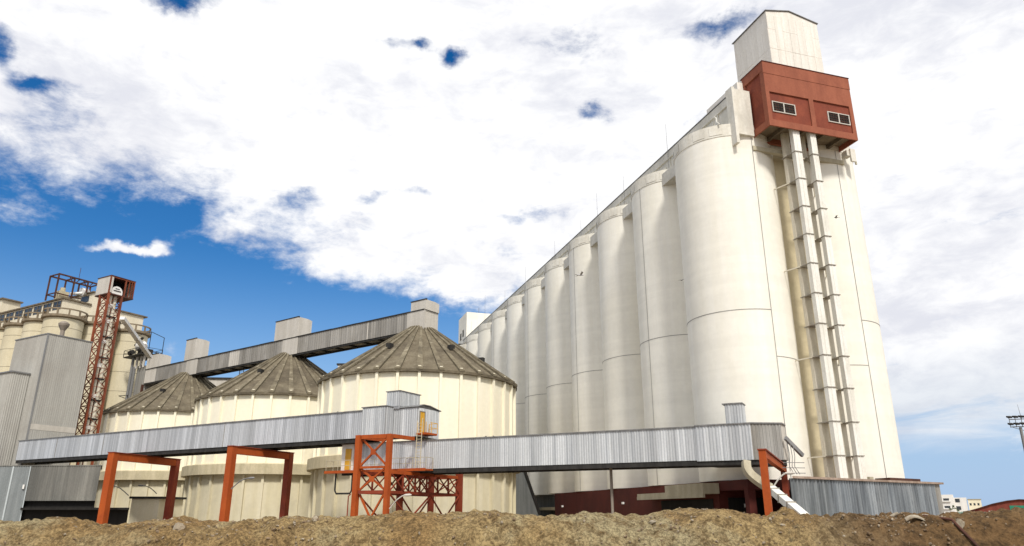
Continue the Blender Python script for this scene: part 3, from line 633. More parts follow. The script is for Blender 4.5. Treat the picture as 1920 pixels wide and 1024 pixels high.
for i in range(3):
    (b0, za), (b1, zb_) = c_[i], c_[i+1]
    m.hexa([LG(-6.2, b0, za), LG(-6.2, b1, zb_), LG(-3.12, b1, zb_), LG(-3.12, b0, za)], [LG(-6.2, b0, za+.08), LG(-6.2, b1, zb_+.08), LG(-3.12, b1, zb_+.08), LG(-3.12, b0, za+.08)])
m.mesh([LG(-6.05, 1.25, 13.1), LG(-6.05, 2, 13.42), LG(-6.05, 3.1, 13.42), LG(-6.05, 4.9, 13.1)], [(0, 1, 2, 3)]); m.build('head_roof', M['lampm'], t)
m = MB(); m.box(LG, -3.8, -2.15, 1.1, 4.5, 13.1, 14.9); m.build('top_box', M['metal'], t)
m = MB(); m.corr(LG(-3.8, 1.1), LG(-2.15, 1.1), 13.4, 14.88, (-NX[0], -NX[1]), .25, .04); m.corr(LG(-3.8, 1.12), LG(-3.8, 4.48), 13.4, 14.88, (-WX[0], -WX[1]), .25, .04); m.build('top_sheeting', M['metal_r'], t)
m = MB(); m.box(LG, -3.9, -2.05, 1.0, 4.6, 14.9, 14.98); m.build('top_roof', M['lampm'], t)
d = MB(); d.box(LG, -6.16, -6.06, 1.5, 2.25, 10.62, 12.72); d = d.build('door', M['yellow'], t)
m = MB(); m.box(LG, -6.2, -6.06, 1.42, 1.5, 10.6, 12.8); m.box(LG, -6.2, -6.06, 2.25, 2.33, 10.6, 12.8); m.box(LG, -6.2, -6.06, 1.5, 2.25, 12.72, 12.8); m.build('frame', M['metal_d'], d)
m = MB(); m.box(LG, -7.3, -6.1, 1.0, 2.9, 10.42, 10.6); m.build('landing', M['orange'], t)
m = MB()
for (a, b) in ((-7.3, 1.0), (-7.3, 1.9), (-7.3, 2.9), (-6.3, 2.9), (-6.3, 1.0)): m.beam(LG(a, b, 10.6), LG(a, b, 11.6), .05)
for z in (11.1, 11.6): m.beam(LG(-7.3, 1.7, z), LG(-7.3, 2.9, z), .045); m.beam(LG(-7.3, 2.9, z), LG(-6.3, 2.9, z), .045)
m.build('landing_rail', M['yellow'], t)

# ------------------------------------------------------------------ low front gallery
t = thing('low_gallery', RG(-5, 1.4, 7), 'low corrugated grey gallery from the orange lattice tower to the foot of the tall silos', 'gallery')
zb, zt = 7.2, 9.87
m = MB(); m.box(RG, -25.8, 15.1, 0, 2.9, zb, zt); m.build('gallery_core', M['metal_d'], t)
bounds = [13.6, 4.2, -8.5, -21.4]
for i in range(3):
    m = MB(); m.corr(RG(bounds[i], 0), RG(bounds[i+1], 0), zb, zt, (-RG.y[0], -RG.y[1]), .23, .032); m.build('side_sheeting', M['metal_r'], t)
m = MB(); m.box(RG, 13.6, 15.1, -.06, 0, zb, zt); m.build('door_panel', M['white'], t)
d = MB(); d.box(RG, 13.85, 14.6, -.12, -.062, 7.35, 9.45); d.build('door', M['yellow'], t)
m = MB(); m.box(RG, -21.4, 15.2, -.13, 3.03, zt, zt+.09); m.build('roof', M['lampm'], t)
m = MB(); m.box(RG, -25.6, 15.0, .02, .3, zb-.4, zb-.003); m.box(RG, -25.6, 15.0, 2.6, 2.88, zb-.4, zb-.003)
for k in range(17): m.box(RG, -25+k*2.45, -24.8+k*2.45, .3, 2.6, zb-.35, zb-.01)
m.build('floor_girder', M['black'], t)
# end house with the turned face
e0 = RG(-21.4, -.05)[:2]; e1 = (19.12, 58.92); e2 = (21.6, 59.1); e3 = (22.35, 60.4); e4 = (21.6, 61.9); e5 = RG(-22.5, 2.95)[:2]; e6 = RG(-21.4, 2.95)[:2]
m = MB(); m.prism([e0, e1, e2, e3, e4, e5, e6], 7.12, 9.93); m.build('end_house', M['metal_d'], t)
m = MB(); m.corr(e0, e1, 7.12, 9.93, (-RG.y[0], -RG.y[1]), .25, .05); m.build('end_sheeting', M['metal_r'], t)
m = MB(); m.corr(e1, e2, 7.12, 9.93, (0, -1), .25, .05); m.build('turned_sheeting', M['metal_d'], t)
m = MB(); m.corr(e2, e3, 7.15, 9.93, (.87, -.5), .25, .05); m.build('corner_sheeting', M['metal_l'], t)
m = MB(); off = lambda p, x, y: (p[0]+x, p[1]+y)
m.prism([off(e0, -.05, -.13), off(e1, 0, -.15), off(e2, .1, -.13), off(e3, .15, 0), off(e4, .15, .1), e5, e6], 9.93, 10.03); m.build('end_roof', M['lampm'], t)
m = MB(); m.prism([off(e0, 0, .1), off(e1, 0, .1), off(e2, -.1, .1), off(e3, -.1, 0), e4, e5], 6.75, 7.11); m.build('end_floor', M['black'], t)
m = MB(); m.box(RG, -25.3, -23.95, .12, 1.5, 9.9, 11.6); m.build('top_box', M['metal_d'], t)
m = MB(); m.corr(RG(-25.3, .12), RG(-23.95, .12), 10.0, 11.6, (-RG.y[0], -RG.y[1]), .22, .04); m.corr(RG(-25.3, .14), RG(-25.3, 1.48), 10.0, 11.6, (-RG.x[0], -RG.x[1]), .22, .04); m.build('top_sheeting', M['metal_r'], t)
m = MB(); m.box(RG, -25.4, -23.75, .0, 1.6, 11.6, 11.68); m.build('top_roof', M['lampm'], t)
m = MB(); m.tube([(8.72, 66.0, 0), (8.72, 66.0, 6.9)], .13, 8); m.build('prop_post', M['pole'], t)
m = MB(); m.beam((21.75, 58.75, 8.8), (23.3, 59.65, 7.5), .22, .3); tag(m.build('slanting_beam', M['lampm'], origin=(22, 59, 8)), 'short dark beam slanting down from the right end of the low gallery', 'beam')

t = thing('discharge_chute', (19.5, 56.8, 3), 'pale square chute curving down from under the right end of the low gallery', 'chute')
pts = [(18.05, 57.5, 6.9), (18.0, 57.35, 6.35), (18.25, 57.2, 5.85), (18.85, 57.0, 5.3), (19.35, 56.3, 4.82), (19.0, 50.3, 3.1), (18.94, 49.3, 2.8)]
m = MB()
el_ = [Vector(p) for p in pts[:5]]; sm_ = []
for i in range(4):
    a_ = el_[max(0, i-1)]; b_ = el_[i]; c_2 = el_[i+1]; d_2 = el_[min(4, i+2)]
    for k in range(4):
        q = k/4; sm_.append(.5*((2*b_)+(c_2-a_)*q+(2*a_-5*b_+4*c_2-d_2)*q*q+(-a_+3*b_-3*c_2+d_2)*q**3))
sm_.append(el_[4]); m.tube(sm_, .4, 4, smooth=False)
m.build('elbow', M['canopy'], t)
m = MB(); m.beam(pts[4], pts[6], .55, .48); m.build('shaft', M['duct'], t)
for q in (.12, .36, .62):
    p = Vector(pts[4]).lerp(Vector(pts[6]), q); m = MB(); dd = (Vector(pts[6])-Vector(pts[4])).normalized()*.04; m.beam(p-dd, p+dd, .68, .6); m.build('flange', M['flange'], t)
m = MB(); m.tube([(18.3, 56.9, 5.7), (18.75, 56.8, 5.2), (19.0, 56.75, 4.6), (19.1, 56.7, 4.2)], .04, 6); m.build('cable', M['metal_l'], t)

# ------------------------------------------------------------------ portal frames
def portal(p, q, z, w, label, mats=('orange', 'orange_shaded'), zq=None):
    zq = zq if zq else z
    p = Vector((p[0], p[1])); q = Vector((q[0], q[1])); d = (q-p).normalized(); f = Fr((p.x, p.y), (d.x, d.y)); L = (q-p).length
    t = thing('portal_frame', (p.x, p.y, 0), label, 'frame', 'orange portal frames under the galleries')
    m = MB(); m.box(f, -w/2, w/2, -w/2, w/2, 0, z-.02); m.build('leg', M[mats[0]], t)
    m = MB(); m.box(f, L-w/2, L+w/2, -w/2, w/2, 0, zq-.02); m.build('leg', M[mats[1]], t)
    m = MB(); h = w*1.05
    m.hexa([f(w/2+.003, -w/2+.04, z-h), f(L-w/2-.003, -w/2+.04, zq-h), f(L-w/2-.003, w/2-.04, zq-h), f(w/2+.003, w/2-.04, z-h)], [f(w/2+.003, -w/2+.04, z-.06), f(L-w/2-.003, -w/2+.04, zq-.06), f(L-w/2-.003, w/2-.04, zq-.06), f(w/2+.003, w/2-.04, z-.06)]); m.build('beam', M['orange'], t)
    m = MB(); m.hexa([f(-w/2-.06, -w/2-.06, z-.02), f(L+w/2+.06, -w/2-.06, zq-.02), f(L+w/2+.06, w/2+.06, zq-.02), f(-w/2-.06, w/2+.06, z-.02)], [f(-w/2-.06, -w/2-.06, z+.06), f(L+w/2+.06, -w/2-.06, zq+.06), f(L+w/2+.06, w/2+.06, zq+.06), f(-w/2-.06, w/2+.06, z+.06)]); m.build('top_flange', M['orange_shaded'], t)
    return t
portal((-46.4, 86.6), (-43.9, 97.4), 9.85, .8, 'leftmost orange portal frame, straddling the small kiosk with the dark flat roof')
portal((-29.3, 77.75), (-25.85, 86.4), 9.8, .7, 'orange portal frame in front of the middle round tank')
portal((16.62, 49.3), (22.35, 61.6), 7.08, .46, 'orange portal frame under the right end of the low gallery, nearest the tall silos', ('orange', 'orange_shaded'), 6.8)

# ------------------------------------------------------------------ lattice support tower
t = thing('support_tower', (-12, 74, 0), 'orange lattice steel tower with a walkway carrying the ends of the two front galleries', 'steel tower')
A_ = (-14.4, 69.6); B_ = (-11.3, 68.3); rn = RG.y
def kk(P, k): return (P[0]+rn[0]*k, P[1]+rn[1]*k)
AD = Fr(A_, rn); 
def leg(P, w, z, mt='orange'):
    m = MB(); m.box(Fr(P, rn), -w/2, w/2, -w/2, w/2, 0, z); m.build('leg', M[mt], t)
D_ = kk(A_, 12.9); C_ = kk(B_, 12.9)
leg(A_, .5, 10.1); leg(B_, .44, 10.1); leg(C_, .58, 7.2, 'orange_shaded'); leg(D_, .5, 7.2, 'orange_shaded'); leg(kk(A_, 7.1), .5, 6.7, 'orange_shaded')
def B3(name, P, zp, Q, zq, w, mt='orange', h=None):
    m = MB(); m.beam((P[0], P[1], zp), (Q[0], Q[1], zq), w, h); m.build(name, M[mt], t)
def between(P, Q, o=.33):
    v = Vector((Q[0]-P[0], Q[1]-P[1])); L = v.length; v /= L
    return (P[0]+v.x*o, P[1]+v.y*o), (Q[0]-v.x*o, Q[1]-v.y*o)
a, b = between(A_, B_)
for z, w in ((9.92, .36), (7.15, .2), (4.95, .3)): B3('beam', a, z, b, z, .26, 'orange' if z != 4.95 else 'orange_shaded', w)
B3('beam', kk(B_, .34), 9.95, kk(B_, 3.9), 10.0, .3, 'orange', .34); B3('beam', kk(A_, .34), 9.95, kk(A_, 3.9), 10.0, .3, 'orange', .34)
for (z0, z1) in ((7.3, 9.7), (5.1, 7.05), (0.4, 4.75)):
    B3('brace', a, z0, b, z1, .16, 'orange'); a2, b2 = (a[0]-rn[0]*.17, a[1]-rn[1]*.17), (b[0]-rn[0]*.17, b[1]-rn[1]*.17)
    B3('brace', (a[0]+rn[0]*.18, a[1]+rn[1]*.18), z1, (b[0]+rn[0]*.18, b[1]+rn[1]*.18), z0, .16, 'orange')
mid = ((a[0]+b[0])/2, (a[1]+b[1])/2)
for z in (8.5, 6.1):      # gusset plates in the middle of the crosses
    m = MB(); m.prism([(mid[0]-.25, mid[1]-.15), (mid[0]+.25, mid[1]-.3), (mid[0]+.25, mid[1]-.26), (mid[0]-.25, mid[1]-.11)], z-.25, z+.25); m.build('gusset', M['orange'], t)
for P, mt in ((B_, 'orange_shaded'), (A_, 'orange_shaded')):
    B3('chord', kk(P, .34), 6.72, kk(P, 12.5), 6.72, .22, 'orange' if P is B_ else mt, .3); B3('chord', kk(P, .34), 4.95, kk(P, 12.5), 4.95, .22, mt, .26)
    n = 6; L = 12.5/n
    for i in range(n):
        k0, k1 = .4+i*L*.985, .4+(i+1)*L*.985
        B3('brace', kk(P, k0), 5.08, kk(P, k1), 6.57, .1, mt); q0 = kk(P, k0); q1 = kk(P, k1)
        B3('brace', (q0[0]+.12, q0[1]-.05), 6.57, (q1[0]+.12, q1[1]-.05), 5.08, .1, mt)
        if i: B3('post', kk(P, k0), 5.08, kk(P, k0), 6.57, .14, mt)
for (k0, k1, za, zb2) in ((.4, 7.0, .6, 4.8), (7.3, 12.6, .6, 4.8)):
    for P in (A_, B_):
        B3('brace', kk(P, k0), zb2, kk(P, k1), za, .12, 'orange_shaded'); q0 = kk(P, k0); q1 = kk(P, k1); B3('brace', (q0[0]+.15, q0[1]), za, (q1[0]+.15, q1[1]), zb2, .12, 'orange_shaded')
# end bay between the rear legs
c_, d_ = between(D_, C_, .4)
for z in (6.72, 4.95): B3('chord', c_, z, d_, z, .22, 'orange_shaded', .26)
B3('brace', c_, 5.1, d_, 6.55, .1, 'orange_shaded'); B3('brace', (c_[0], c_[1]+.14), 6.55, (d_[0], d_[1]+.14), 5.1, .1, 'orange_shaded')
# walkway in front of the low gallery, with rails
m = MB(); m.box(RG, 3.9, 16.0, -1.45, -.1, 7.0, 7.14); m.box(RG, 3.9, 16.0, -1.55, -1.45, 6.94, 7.2); m.build('walkway', M['orange'], t)
m = MB()
for k in range(9): m.beam(RG(3.9+k*1.5, -1.4, 7.14), RG(3.9+k*1.5, -1.4, 8.2), .05)
for z in (7.68, 8.2): m.beam(RG(3.9, -1.4, z), RG(8.0, -1.4, z), .05); m.beam(RG(8.6, -1.4, z), RG(16.0, -1.4, z), .05)
m.beam(RG(3.9, -1.4, 8.2), RG(3.9, -.2, 8.2), .05); m.beam(RG(3.9, -.2, 7.14), RG(3.9, -.2, 8.2), .05); m.beam(RG(16, -1.4, 8.2), RG(16, -.2, 8.2), .05); m.beam(RG(16, -.2, 7.14), RG(16, -.2, 8.2), .05)
m.tube([RG(6.2, -1.4, 7.2), RG(6.2, -1.4, 8.05), RG(6.0, -1.4, 8.2), RG(5.0, -1.4, 8.2), RG(4.8, -1.4, 8.05), RG(4.8, -1.4, 7.2)], .04, 6)
m.build('walkway_rail', M['canopy'], t)
m = MB(); l0 = RG(5.0, -1.55); l1 = RG(4.45, -1.55)
for p in (l0, l1): m.beam((p[0], p[1], 7.2), (p[0]+.05, p[1], 11.7), .05)
for k in range(14): z = 7.5+k*.3; m.beam((l0[0], l0[1], z), (l1[0], l1[1], z), .035)
m.tube([(l1[0]+.05, l1[1], 11.7), (l1[0]+.05, l1[1]+.3, 11.9), (l1[0]+.05, l1[1]+.6, 11.7), (l1[0]+.05, l1[1]+.6, 10.7)], .03, 6)
m.build('ladder', M['ledge'], t)
m = MB(); m.tube([RG(14.9, -1.0, 7.0), RG(14.9, -1.0, 5.3), RG(14.7, -1.0, 5.0), RG(13.0, -1.0, 5.0), RG(12.8, -1.0, 5.3), RG(12.8, -1.0, 7.0)], .09, 8); m.build('drain_pipe', M['black'], t)
m = MB(); m.tube([(-15.0, 69.4, 0), (-15.0, 69.4, 4.6), (-14.8, 69.4, 4.8)], .06, 6); m.build('conduit', M['orange_shaded'], t)

# ------------------------------------------------------------------ lamps on arms
def lamp(base, arm, label, col='lampm', hd=(1, 0)):
    t = thing('arm_lamp', base, label, 'lamp', 'lamps on thin curved arms')
    b = Vector(base); e = Vector(arm); mid = b.lerp(e, .5)+Vector((0, 0, (e-b).length*.12))
    m = MB(); m.tube([b, b.lerp(mid, .5)+Vector((0, 0, .03)), mid, mid.lerp(e, .6)+Vector((0, 0, .05)), e], .06, 6); m.build('arm', M[col], t)
    d = Vector((hd[0], hd[1], .05)).normalized()
    m = MB(); m.tube([e-d*.1, e+d*.12, e+d*.45, e+d*.62], [.05, .11, .12, .04], 8); m.build('lamp_head', M[col], t)
    return t
lamp((-28.75, 77.3, 5.5), (-27.0, 77.0, 6.55), 'lamp on a thin arm fixed to the left leg of the middle portal frame')
lamp((-10.95, 68.0, 3.5), (-9.6, 67.7, 4.65), 'lamp on a thin arm low on the orange lattice tower', 'metal_l')
lamp((19.45, 56.4, 4.8), (20.55, 56.2, 5.95), 'lamp on a pale arm beside the discharge chute', 'metal_l')
lamp((-49.9, 98.5, 5.35), (-51.9, 97.2, 6.6), 'lamp on a curved arm over the left edge of the small kiosk', 'lampm', (-1, 0))
lamp((-46.6, 99.2, 5.6), (-48.3, 98.6, 6.6), 'lamp on a curved arm over the middle of the small kiosk', 'lampm', (-1, 0))

# wiring cluster beside the right portal frame
t = thing('cable_bracket', (21.6, 58.4, 6), 'tangle of cable brackets hanging below the right corner of the low gallery', 'bracket')
m = MB()
for k in range(3):
    m.tube([(21.9+k*.22, 58.9, 8.6-k*.2), (21.95+k*.2, 58.8, 7.4), (21.8+k*.2, 58.7, 6.6), (22.1+k*.22, 58.7, 6.0)], .03, 5)
for z in (6.9, 6.5, 6.1): m.beam((21.2, 58.7, z), (23.0, 58.75, z-.02), .05)
m.build('bracket_bars', M['lampm'], t)

# ------------------------------------------------------------------ kiosk
t = thing('kiosk', (-48, 101, 0), 'small beige rendered kiosk with a dark flat overhanging roof behind the leftmost portal frame', 'kiosk')
k0 = Vector((-50.2, 100.1)); k1 = Vector((-46.8, 100.65)); kd = (k1-k0).normalized(); KF = Fr((k0.x, k0.y), (kd.x, kd.y)); KL = (k1-k0).length
m = MB(); m.hexa([KF(0, 0, 0), KF(KL, 0, 0), (-45.6, 105.2, 0), (-49, 105.5, 0)], [KF(0, 0, 5.0), KF(KL, 0, 5.0), (-45.6, 105.2, 5.0), (-49, 105.5, 5.0)]); m.build('wall', M['kiosk'], t)
m = MB(); m.prism([KF(-.25, -.35)[:2], KF(KL+.4, -.35)[:2], (-45.2, 105.3), (-49, 106)], 5.0, 5.28); m.build('roof', M['black'], t)

# ------------------------------------------------------------------ dark hall on the left
HF = Fr((-50.57, 92.02), Vector((-13.07, .87)).normalized()[:], None); HF.y = (-.482, .876)
t = thing('dark_hall', (-60, 93, 0), 'long low hall of stained dark corrugated sheets at the lower left', 'hall')
m = MB(); m.box(HF, 0, 22, .05, 9, 4.9, 8.7); m.box(HF, 9.2, 22, .04, .3, 0, 4.9); m.build('wall_core', M['hall'], t)
m = MB(); m.corr(HF(9.0, 0), HF(0, 0), 4.6, 8.7, (0, -1), .3, .05); m.build('stained_sheeting', M['hall'], t)
m = MB(); m.corr(HF(22, 0), HF(9.05, 0), 0, 8.7, (0, -1), .3, .05); m.build('grey_sheeting', M['hall_b'], t)
m = MB(); m.box(HF, 9.0, 9.12, -.09, -.06, 0, 8.7); m.box(HF, 11.2, 11.4, -.09, -.06, 0, 8.7); m.box(HF, 13.2, 13.4, -.09, -.06, 0, 8.7); m.build('batten', M['hall_w'], t)
m = MB(); m.box(HF, -.15, 22, -.12, 9.1, 8.7, 8.8); m.build('roof', M['hall'], t)
m = MB(); m.box(HF, 0, 9.2, .6, .7, 0, 4.9); m.build('recess', M['dark'], t)
m = MB(); m.box(HF, 9.35, 9.6, -.3, -.1, 6.0, 6.5); m.build('wall_lamp', M['white'], t)
t2 = MB(); t2.box(HF, -4.4, 9.2, -1.2, .5, 3.55, 3.8); t2.box(HF, -4.4, 9.2, .4, .5, 0, 3.55); tag(t2.build('low_black_slab', M['dark'], origin=HF(3, 0, 0)), 'low black slab along the foot of the dark hall', 'platform')  # thin black slab with an upright strip behind it

# ------------------------------------------------------------------ tall corrugated building, left
CF = Fr((-70.3, 107.0), WX, NX)
t = thing('clad_tower', (-70.3, 107, 0), 'tall windowless grey sheet clad building left of the lattice elevator', 'building')
m = MB(); m.box(CF, 0, 9.1, 0, 6.8, 0, 29.0); m.build('wall_core', M['metal_t'], t)
m = MB(); m.corr(CF(0, 0), CF(9.1, 0), 0, 29.0, (-NX[0], -NX[1]), .34, .04); m.build('side_sheeting', M['metal_t'], t)
m = MB(); m.corr(CF(0, 0), CF(0, 6.8), 0, 29.0, (-WX[0], -WX[1]), .3, .02); m.build('front_sheeting', M['metal_t'], t)
m = MB(); m.box(CF, -.12, 9.2, -.12, 6.9, 29.0, 29.15); m.box(CF, -.09, .1, -.09, .1, 0, 29); m.build('trim', M['lampm'], t)
m = MB(); m.box(CF, -.05, -.012, 0.1, 6.7, 14.8, 15.6); m.build('apron_flashing', M['metal_l'], t)
m = MB(); p = CF(1.2, 2.6, 29.1); m.lathe(p, [(.32, 29.1), (.32, 30.2), (.75, 31.0), (.8, 31.3), (.5, 31.6), (.05, 31.75)], 16); m.build('roof_cowl', M['pole'], t)
t = thing('lean_to_shed', CF(7, -2, 0), 'lower corrugated sheet block built against the left side of the tall clad building', 'shed')
m = MB(); m.box(CF, 2.6, 16, -2.6, -.12, 0, 23.0); m.build('wall_core', M['metal_t'], t)
m = MB(); m.corr(CF(2.6, -2.6), CF(16, -2.6), 0, 23, (-NX[0], -NX[1]), .34, .05); m.corr(CF(2.6, -2.58), CF(2.6, -.15), 0, 23, (-WX[0], -WX[1]), .3, .05); m.build('sheeting', M['metal_t'], t)
m = MB(); m.box(CF, 2.4, 16, -2.8, -.1, 23.0, 23.2); m.build('roof', M['lampm'], t)
t = thing('concrete_plinth', CF(3, -3, 0), 'pale plinth wall below the tall clad building at the left edge', 'wall')
m = MB(); m.box(CF, 2.5, 18, -2.75, -2.66, 0, 10.4); m.build('wall', M['metal_t'], t)

# ------------------------------------------------------------------ lattice elevator
t = thing('lattice_elevator', (-67.9, 116.7, 0), 'rust orange lattice elevator tower with a grey open head box', 'elevator tower')
EF = Fr((-67.9, 116.7), WX, NX); ew, en = 2.4, 2.3
for (a, b) in ((0, 0), (ew, 0), (0, en), (ew, en)):
    m = MB(); m.box(EF, a-.16, a+.16, b-.16, b+.16, 0, 38.5); m.build('leg', M['elev'], t)
n = 22
for side in range(2):
    for i in range(n):
        z0 = 4+i*1.56; z1 = z0+1.56
        if side == 0: e = [((.16, 0), (ew-.16, 0)), ((.16, en), (ew-.16, en))]
        else: e = [((0, .16), (0, en-.16)), ((ew, .16), (ew, en-.16))]
        if z0 < 11: continue
        m = MB()
        for (pa, pb) in e:
            x, y = (pa, pb) if i % 2 else (pb, pa)
            w_ = .13 if side == 0 else .06
            m.beam(EF(*x, z0), EF(*y, z1), w_, w_); m.beam(EF(*pa, z1), EF(*pb, z1), w_, w_*.9)
            if side == 0: m.beam(EF(*y, z0), EF(*x, z1), .1)
        m.build('lattice_bay', M['elev'], t)
for (a, b) in ((.75, .8), (.75, 1.65)):
    m = MB(); m.tube([EF(a, b, 4), EF(a, b, 38.5)], .3, 10); m.build('trunk', M['duct_shaded'], t)
for z in (14.5, 17.5, 20.5, 24, 27.5, 31, 34.5):
    m = MB(); m.box(EF, .35, 1.15, .4, 2.05, z, z+.25); m.build('trunk_clamp', M['black'], t)
for z in (16., 21, 26, 30, 33.5, 36.2):
    m = MB(); m.box(EF, .4, 1.1, .45, 1.2, z, z+.6); m.build('trunk_collar', M['white'], t)
hz0, hz1 = 38.5, 41.6; h = MB()
h.box(EF, -.1, .0, -.1, .35, hz0+.12, hz1-.2); h.box(EF, .0, 3.7, -.12, -.05, hz0, hz1-.12); h.box(EF, 3.7, 3.77, -.12, 4.2, hz0, hz1-.12); h.box(EF, .0, 3.7, 4.15, 4.2, hz0, hz1-.12)
h.build('head_sheeting', M['metal_l'], t)
m = MB(); m.box(EF, -.15, 3.85, -.15, 4.3, hz0-.2, hz0); m.build('head_floor', M['rust'], t)
m = MB(); m.box(EF, -.15, 3.85, -.2, 4.3, hz1-.12, hz1); m.build('head_roof', M['rust'], t)
m = MB()
for b in (-.1, 2.6, 4.15): m.box(EF, -.12, .1, b-.1, b+.1, hz0, hz1-.12)
m.box(EF, -.1, .1, 3.2, 3.3, hz0, hz1-.12); m.box(EF, -.1, .1, 3.7, 3.78, hz0, hz1-.12); m.box(EF, -.1, .06, 0, 4.1, hz1-.32, hz1-.13); m.build('head_frame', M['elev'], t)
m = MB(); c = EF(.55, 1.35); prof = [(math.sin(x*PI/10)*.95, x) for x in range(11)]
vs = []; fs = []
cx, cz = 1.35, hz0+.45
for i in range(15):
    a = PI*i/14
    for a_ in (.05, 1.2): vs.append(EF(a_, cx-.98*math.cos(a), cz+.98*math.sin(a)))
m.mesh(vs, [(2*i, 2*i+2, 2*i+3, 2*i+1) for i in range(14)], True); m.face([vs[2*i] for i in range(15)]); m.box(EF, .05, 1.2, .37, 2.33, hz0, cz); m.build('pulley_cover', M['white'], t)
m = MB(); m.box(EF, -.02, .04, .7, 2.0, hz0+.55, hz0+.7); m.box(EF, -.02, .04, 1.0, 1.7, hz0+.95, hz0+1.05); m.build('cover_vent', M['black'], t)
m = MB(); m.box(EF, 2.6, 2.7, 0.0, 4.1, hz0, hz1-.13); m.build('inner_panel', M['dark'], t)

# ------------------------------------------------------------------ old silo block
ro = 3.5
def old_silo(a, b, label, rail=True):
    c = OB(a, b)[:2]
    t = thing('old_silo', (c[0], c[1], 0), label, 'silo', 'old cream silos of the left block')
    m = MB(); m.lathe(c, [(ro, 0), (ro, 39.3)], 48); m.build('silo_shell', M['old'], t)
    m = MB()
    for z in (15, 19, 23, 27, 31, 34.6, 37.4): m.ring(c, ro-.02, ro+.018, z-.03, z+.03, 40)
    m.build('ring_joint', M['brown'], t)
    m = MB(); m.lathe(c, [(ro, 39.3), (ro+.5, 39.5), (ro+.5, 39.95), (.1, 39.95)], 48); m.build('rim_slab', M['rail'], t)
    m = MB(); m.ring(c, ro+.22, ro+.42, 40.95, 41.2, 48)
    for k in range(12):
        a_ = k*2*PI/12+.2; f = Fr((c[0]+(ro+.32)*math.cos(a_), c[1]+(ro+.32)*math.sin(a_)), (math.cos(a_), math.sin(a_))); m.box(f, -.1, .1, -.15, .15, 39.95, 40.95)
    m.build('railing', M['rail'], t)
    return t
o0 = old_silo(0, 0, 'old cream silo nearest the camera in the left block, with a brown railed rim')
for (a, b, lab) in ((7, 0, 'old cream silo left of the nearest one, second in the row under the windows'), (14, 0, 'old cream silo third in the row under the windows'), (21, 0, 'old cream silo at the very left edge of the photo'),
                    (0, 7, 'old cream silo in shade directly left of the lattice elevator'), (0, 14, 'old cream silo right of the lattice elevator, below the pale end block')):
    p = OB(a, b); dup(o0, (p[0]-OB(0, 0)[0], p[1]-OB(0, 0)[1], 0), lab)
t = thing('old_headhouse', OB(15, 3, 40), 'cream house with a row of square windows on top of the old silos', 'building')
m = MB(); m.box(OB, 1.24, 40, -.25, 5.4, 39.95, 44.1); m.build('low_wall', M['oldwall'], t)
m = MB(); m.box(OB, .9, 40, -.6, 5.3, 44.1, 44.4); m.build('low_roof', M['brown'], t)
m = MB(); m.box(OB, 1.1, 40, 5.4, 9.6, 39.95, 46.9); m.build('tall_wall', M['oldwall'], t)
m = MB(); m.box(OB, .8, 40, 5.05, 9.9, 46.9, 47.15); m.build('tall_roof', M['brown'], t)
m = MB(); m.box(OB, 1.24, 14, 9.6, 17.2, 39.95, 44.3); m.build('end_wall', M['oldwall'], t)
m = MB(); m.box(OB, .9, 14, 9.9, 17.9, 44.3, 44.6); m.build('end_roof', M['brown'], t)
m = MB(); m.box(OB, 24.5, 33, -.8, 3., 44.4, 47.3); m.build('upper_house', M['oldwall'], t)
m = MB(); m.box(OB, 24, 33.4, -1.1, 3.2, 47.3, 47.6); m.build('upper_roof', M['brown'], t)
for i in range(9):
    a = 1.5+i*3.55
    m = MB(); m.box(OB, a+.24, a+3.1, -.3, -.26, 42.15, 43.85); w = m.build('window', M['glass'], t)
    m = MB()
    for x in (a+.24, a+1.6, a+2.98): m.box(OB, x, x+.12, -.36, -.31, 42.15, 43.85)
    m.box(OB, a+.24, a+3.1, -.365, -.315, 42.95, 43.05); m.build('frame', M['brown'], w)
m = MB(); m.box(OB, 2.6, 5.4, 5.33, 5.39, 45.2, 46.5); m.build('window', M['glass'], t)
# rusty skeleton on the roof
t = thing('roof_frame', OB(3, 4, 44.4), 'bare rusty steel frame standing on the roof of the old silo house', 'steel frame')
FF = Fr((-91.9, 139.4), WX, NX)
bs = [0, 3.2, 6., 8.4]
m = MB()
for a in (0, 3.2):
    for b in bs: m.beam(FF(a, b, 44.2 if b < 5 else 47.0), FF(a, b, 49.4), .26)
m.build('post', M['rust'], t)
m = MB()
for a in (0, 3.2): m.beam(FF(a, -.1, 49.4), FF(a, 8.5, 49.4), .28); m.beam(FF(a, 0, 45.4), FF(a, 5.2, 45.4), .2)
for b in bs: m.beam(FF(0, b, 49.4), FF(3.2, b, 49.4), .22)
m.beam(FF(0, 0, 45.4), FF(3.2, 0, 45.4), .2); m.build('rail', M['rust'], t)
m = MB()
for b in (3.2, 6.): m.beam(FF(0, b-1.0, 49.3), FF(0, b, 48.0), .14); m.beam(FF(0, b+1.0, 49.3), FF(0, b, 48.0), .14)
m.build('knee_brace', M['rust'], t)
m = MB(); m.tube([FF(1, 4.5, 49.4), FF(1, 4.5, 52.2)], .05, 5); m.build('antenna', M['rust'], t)
t = thing('roof_machine', OB(2.5, 4, 44.4), 'yellow brown machine standing inside the rusty roof frame', 'machine')
m = MB(); m.box(FF, .3, 2.0, .9, 2.8, 44.4, 46.2); m.tube([FF(1, 1.8, 46.0), FF(1, 1.8, 47.0)], .5, 10); m.build('housing', M['ledge'], t)
m = MB(); m.tube([FF(1, 5.6, 47.2), FF(1, 6.9, 47.5)], [.9, .6], 12); m.tube([FF(1, 3.4, 46.2), FF(1, 5.6, 46.9)], .3, 8); m.build('hopper', M['white'], t)

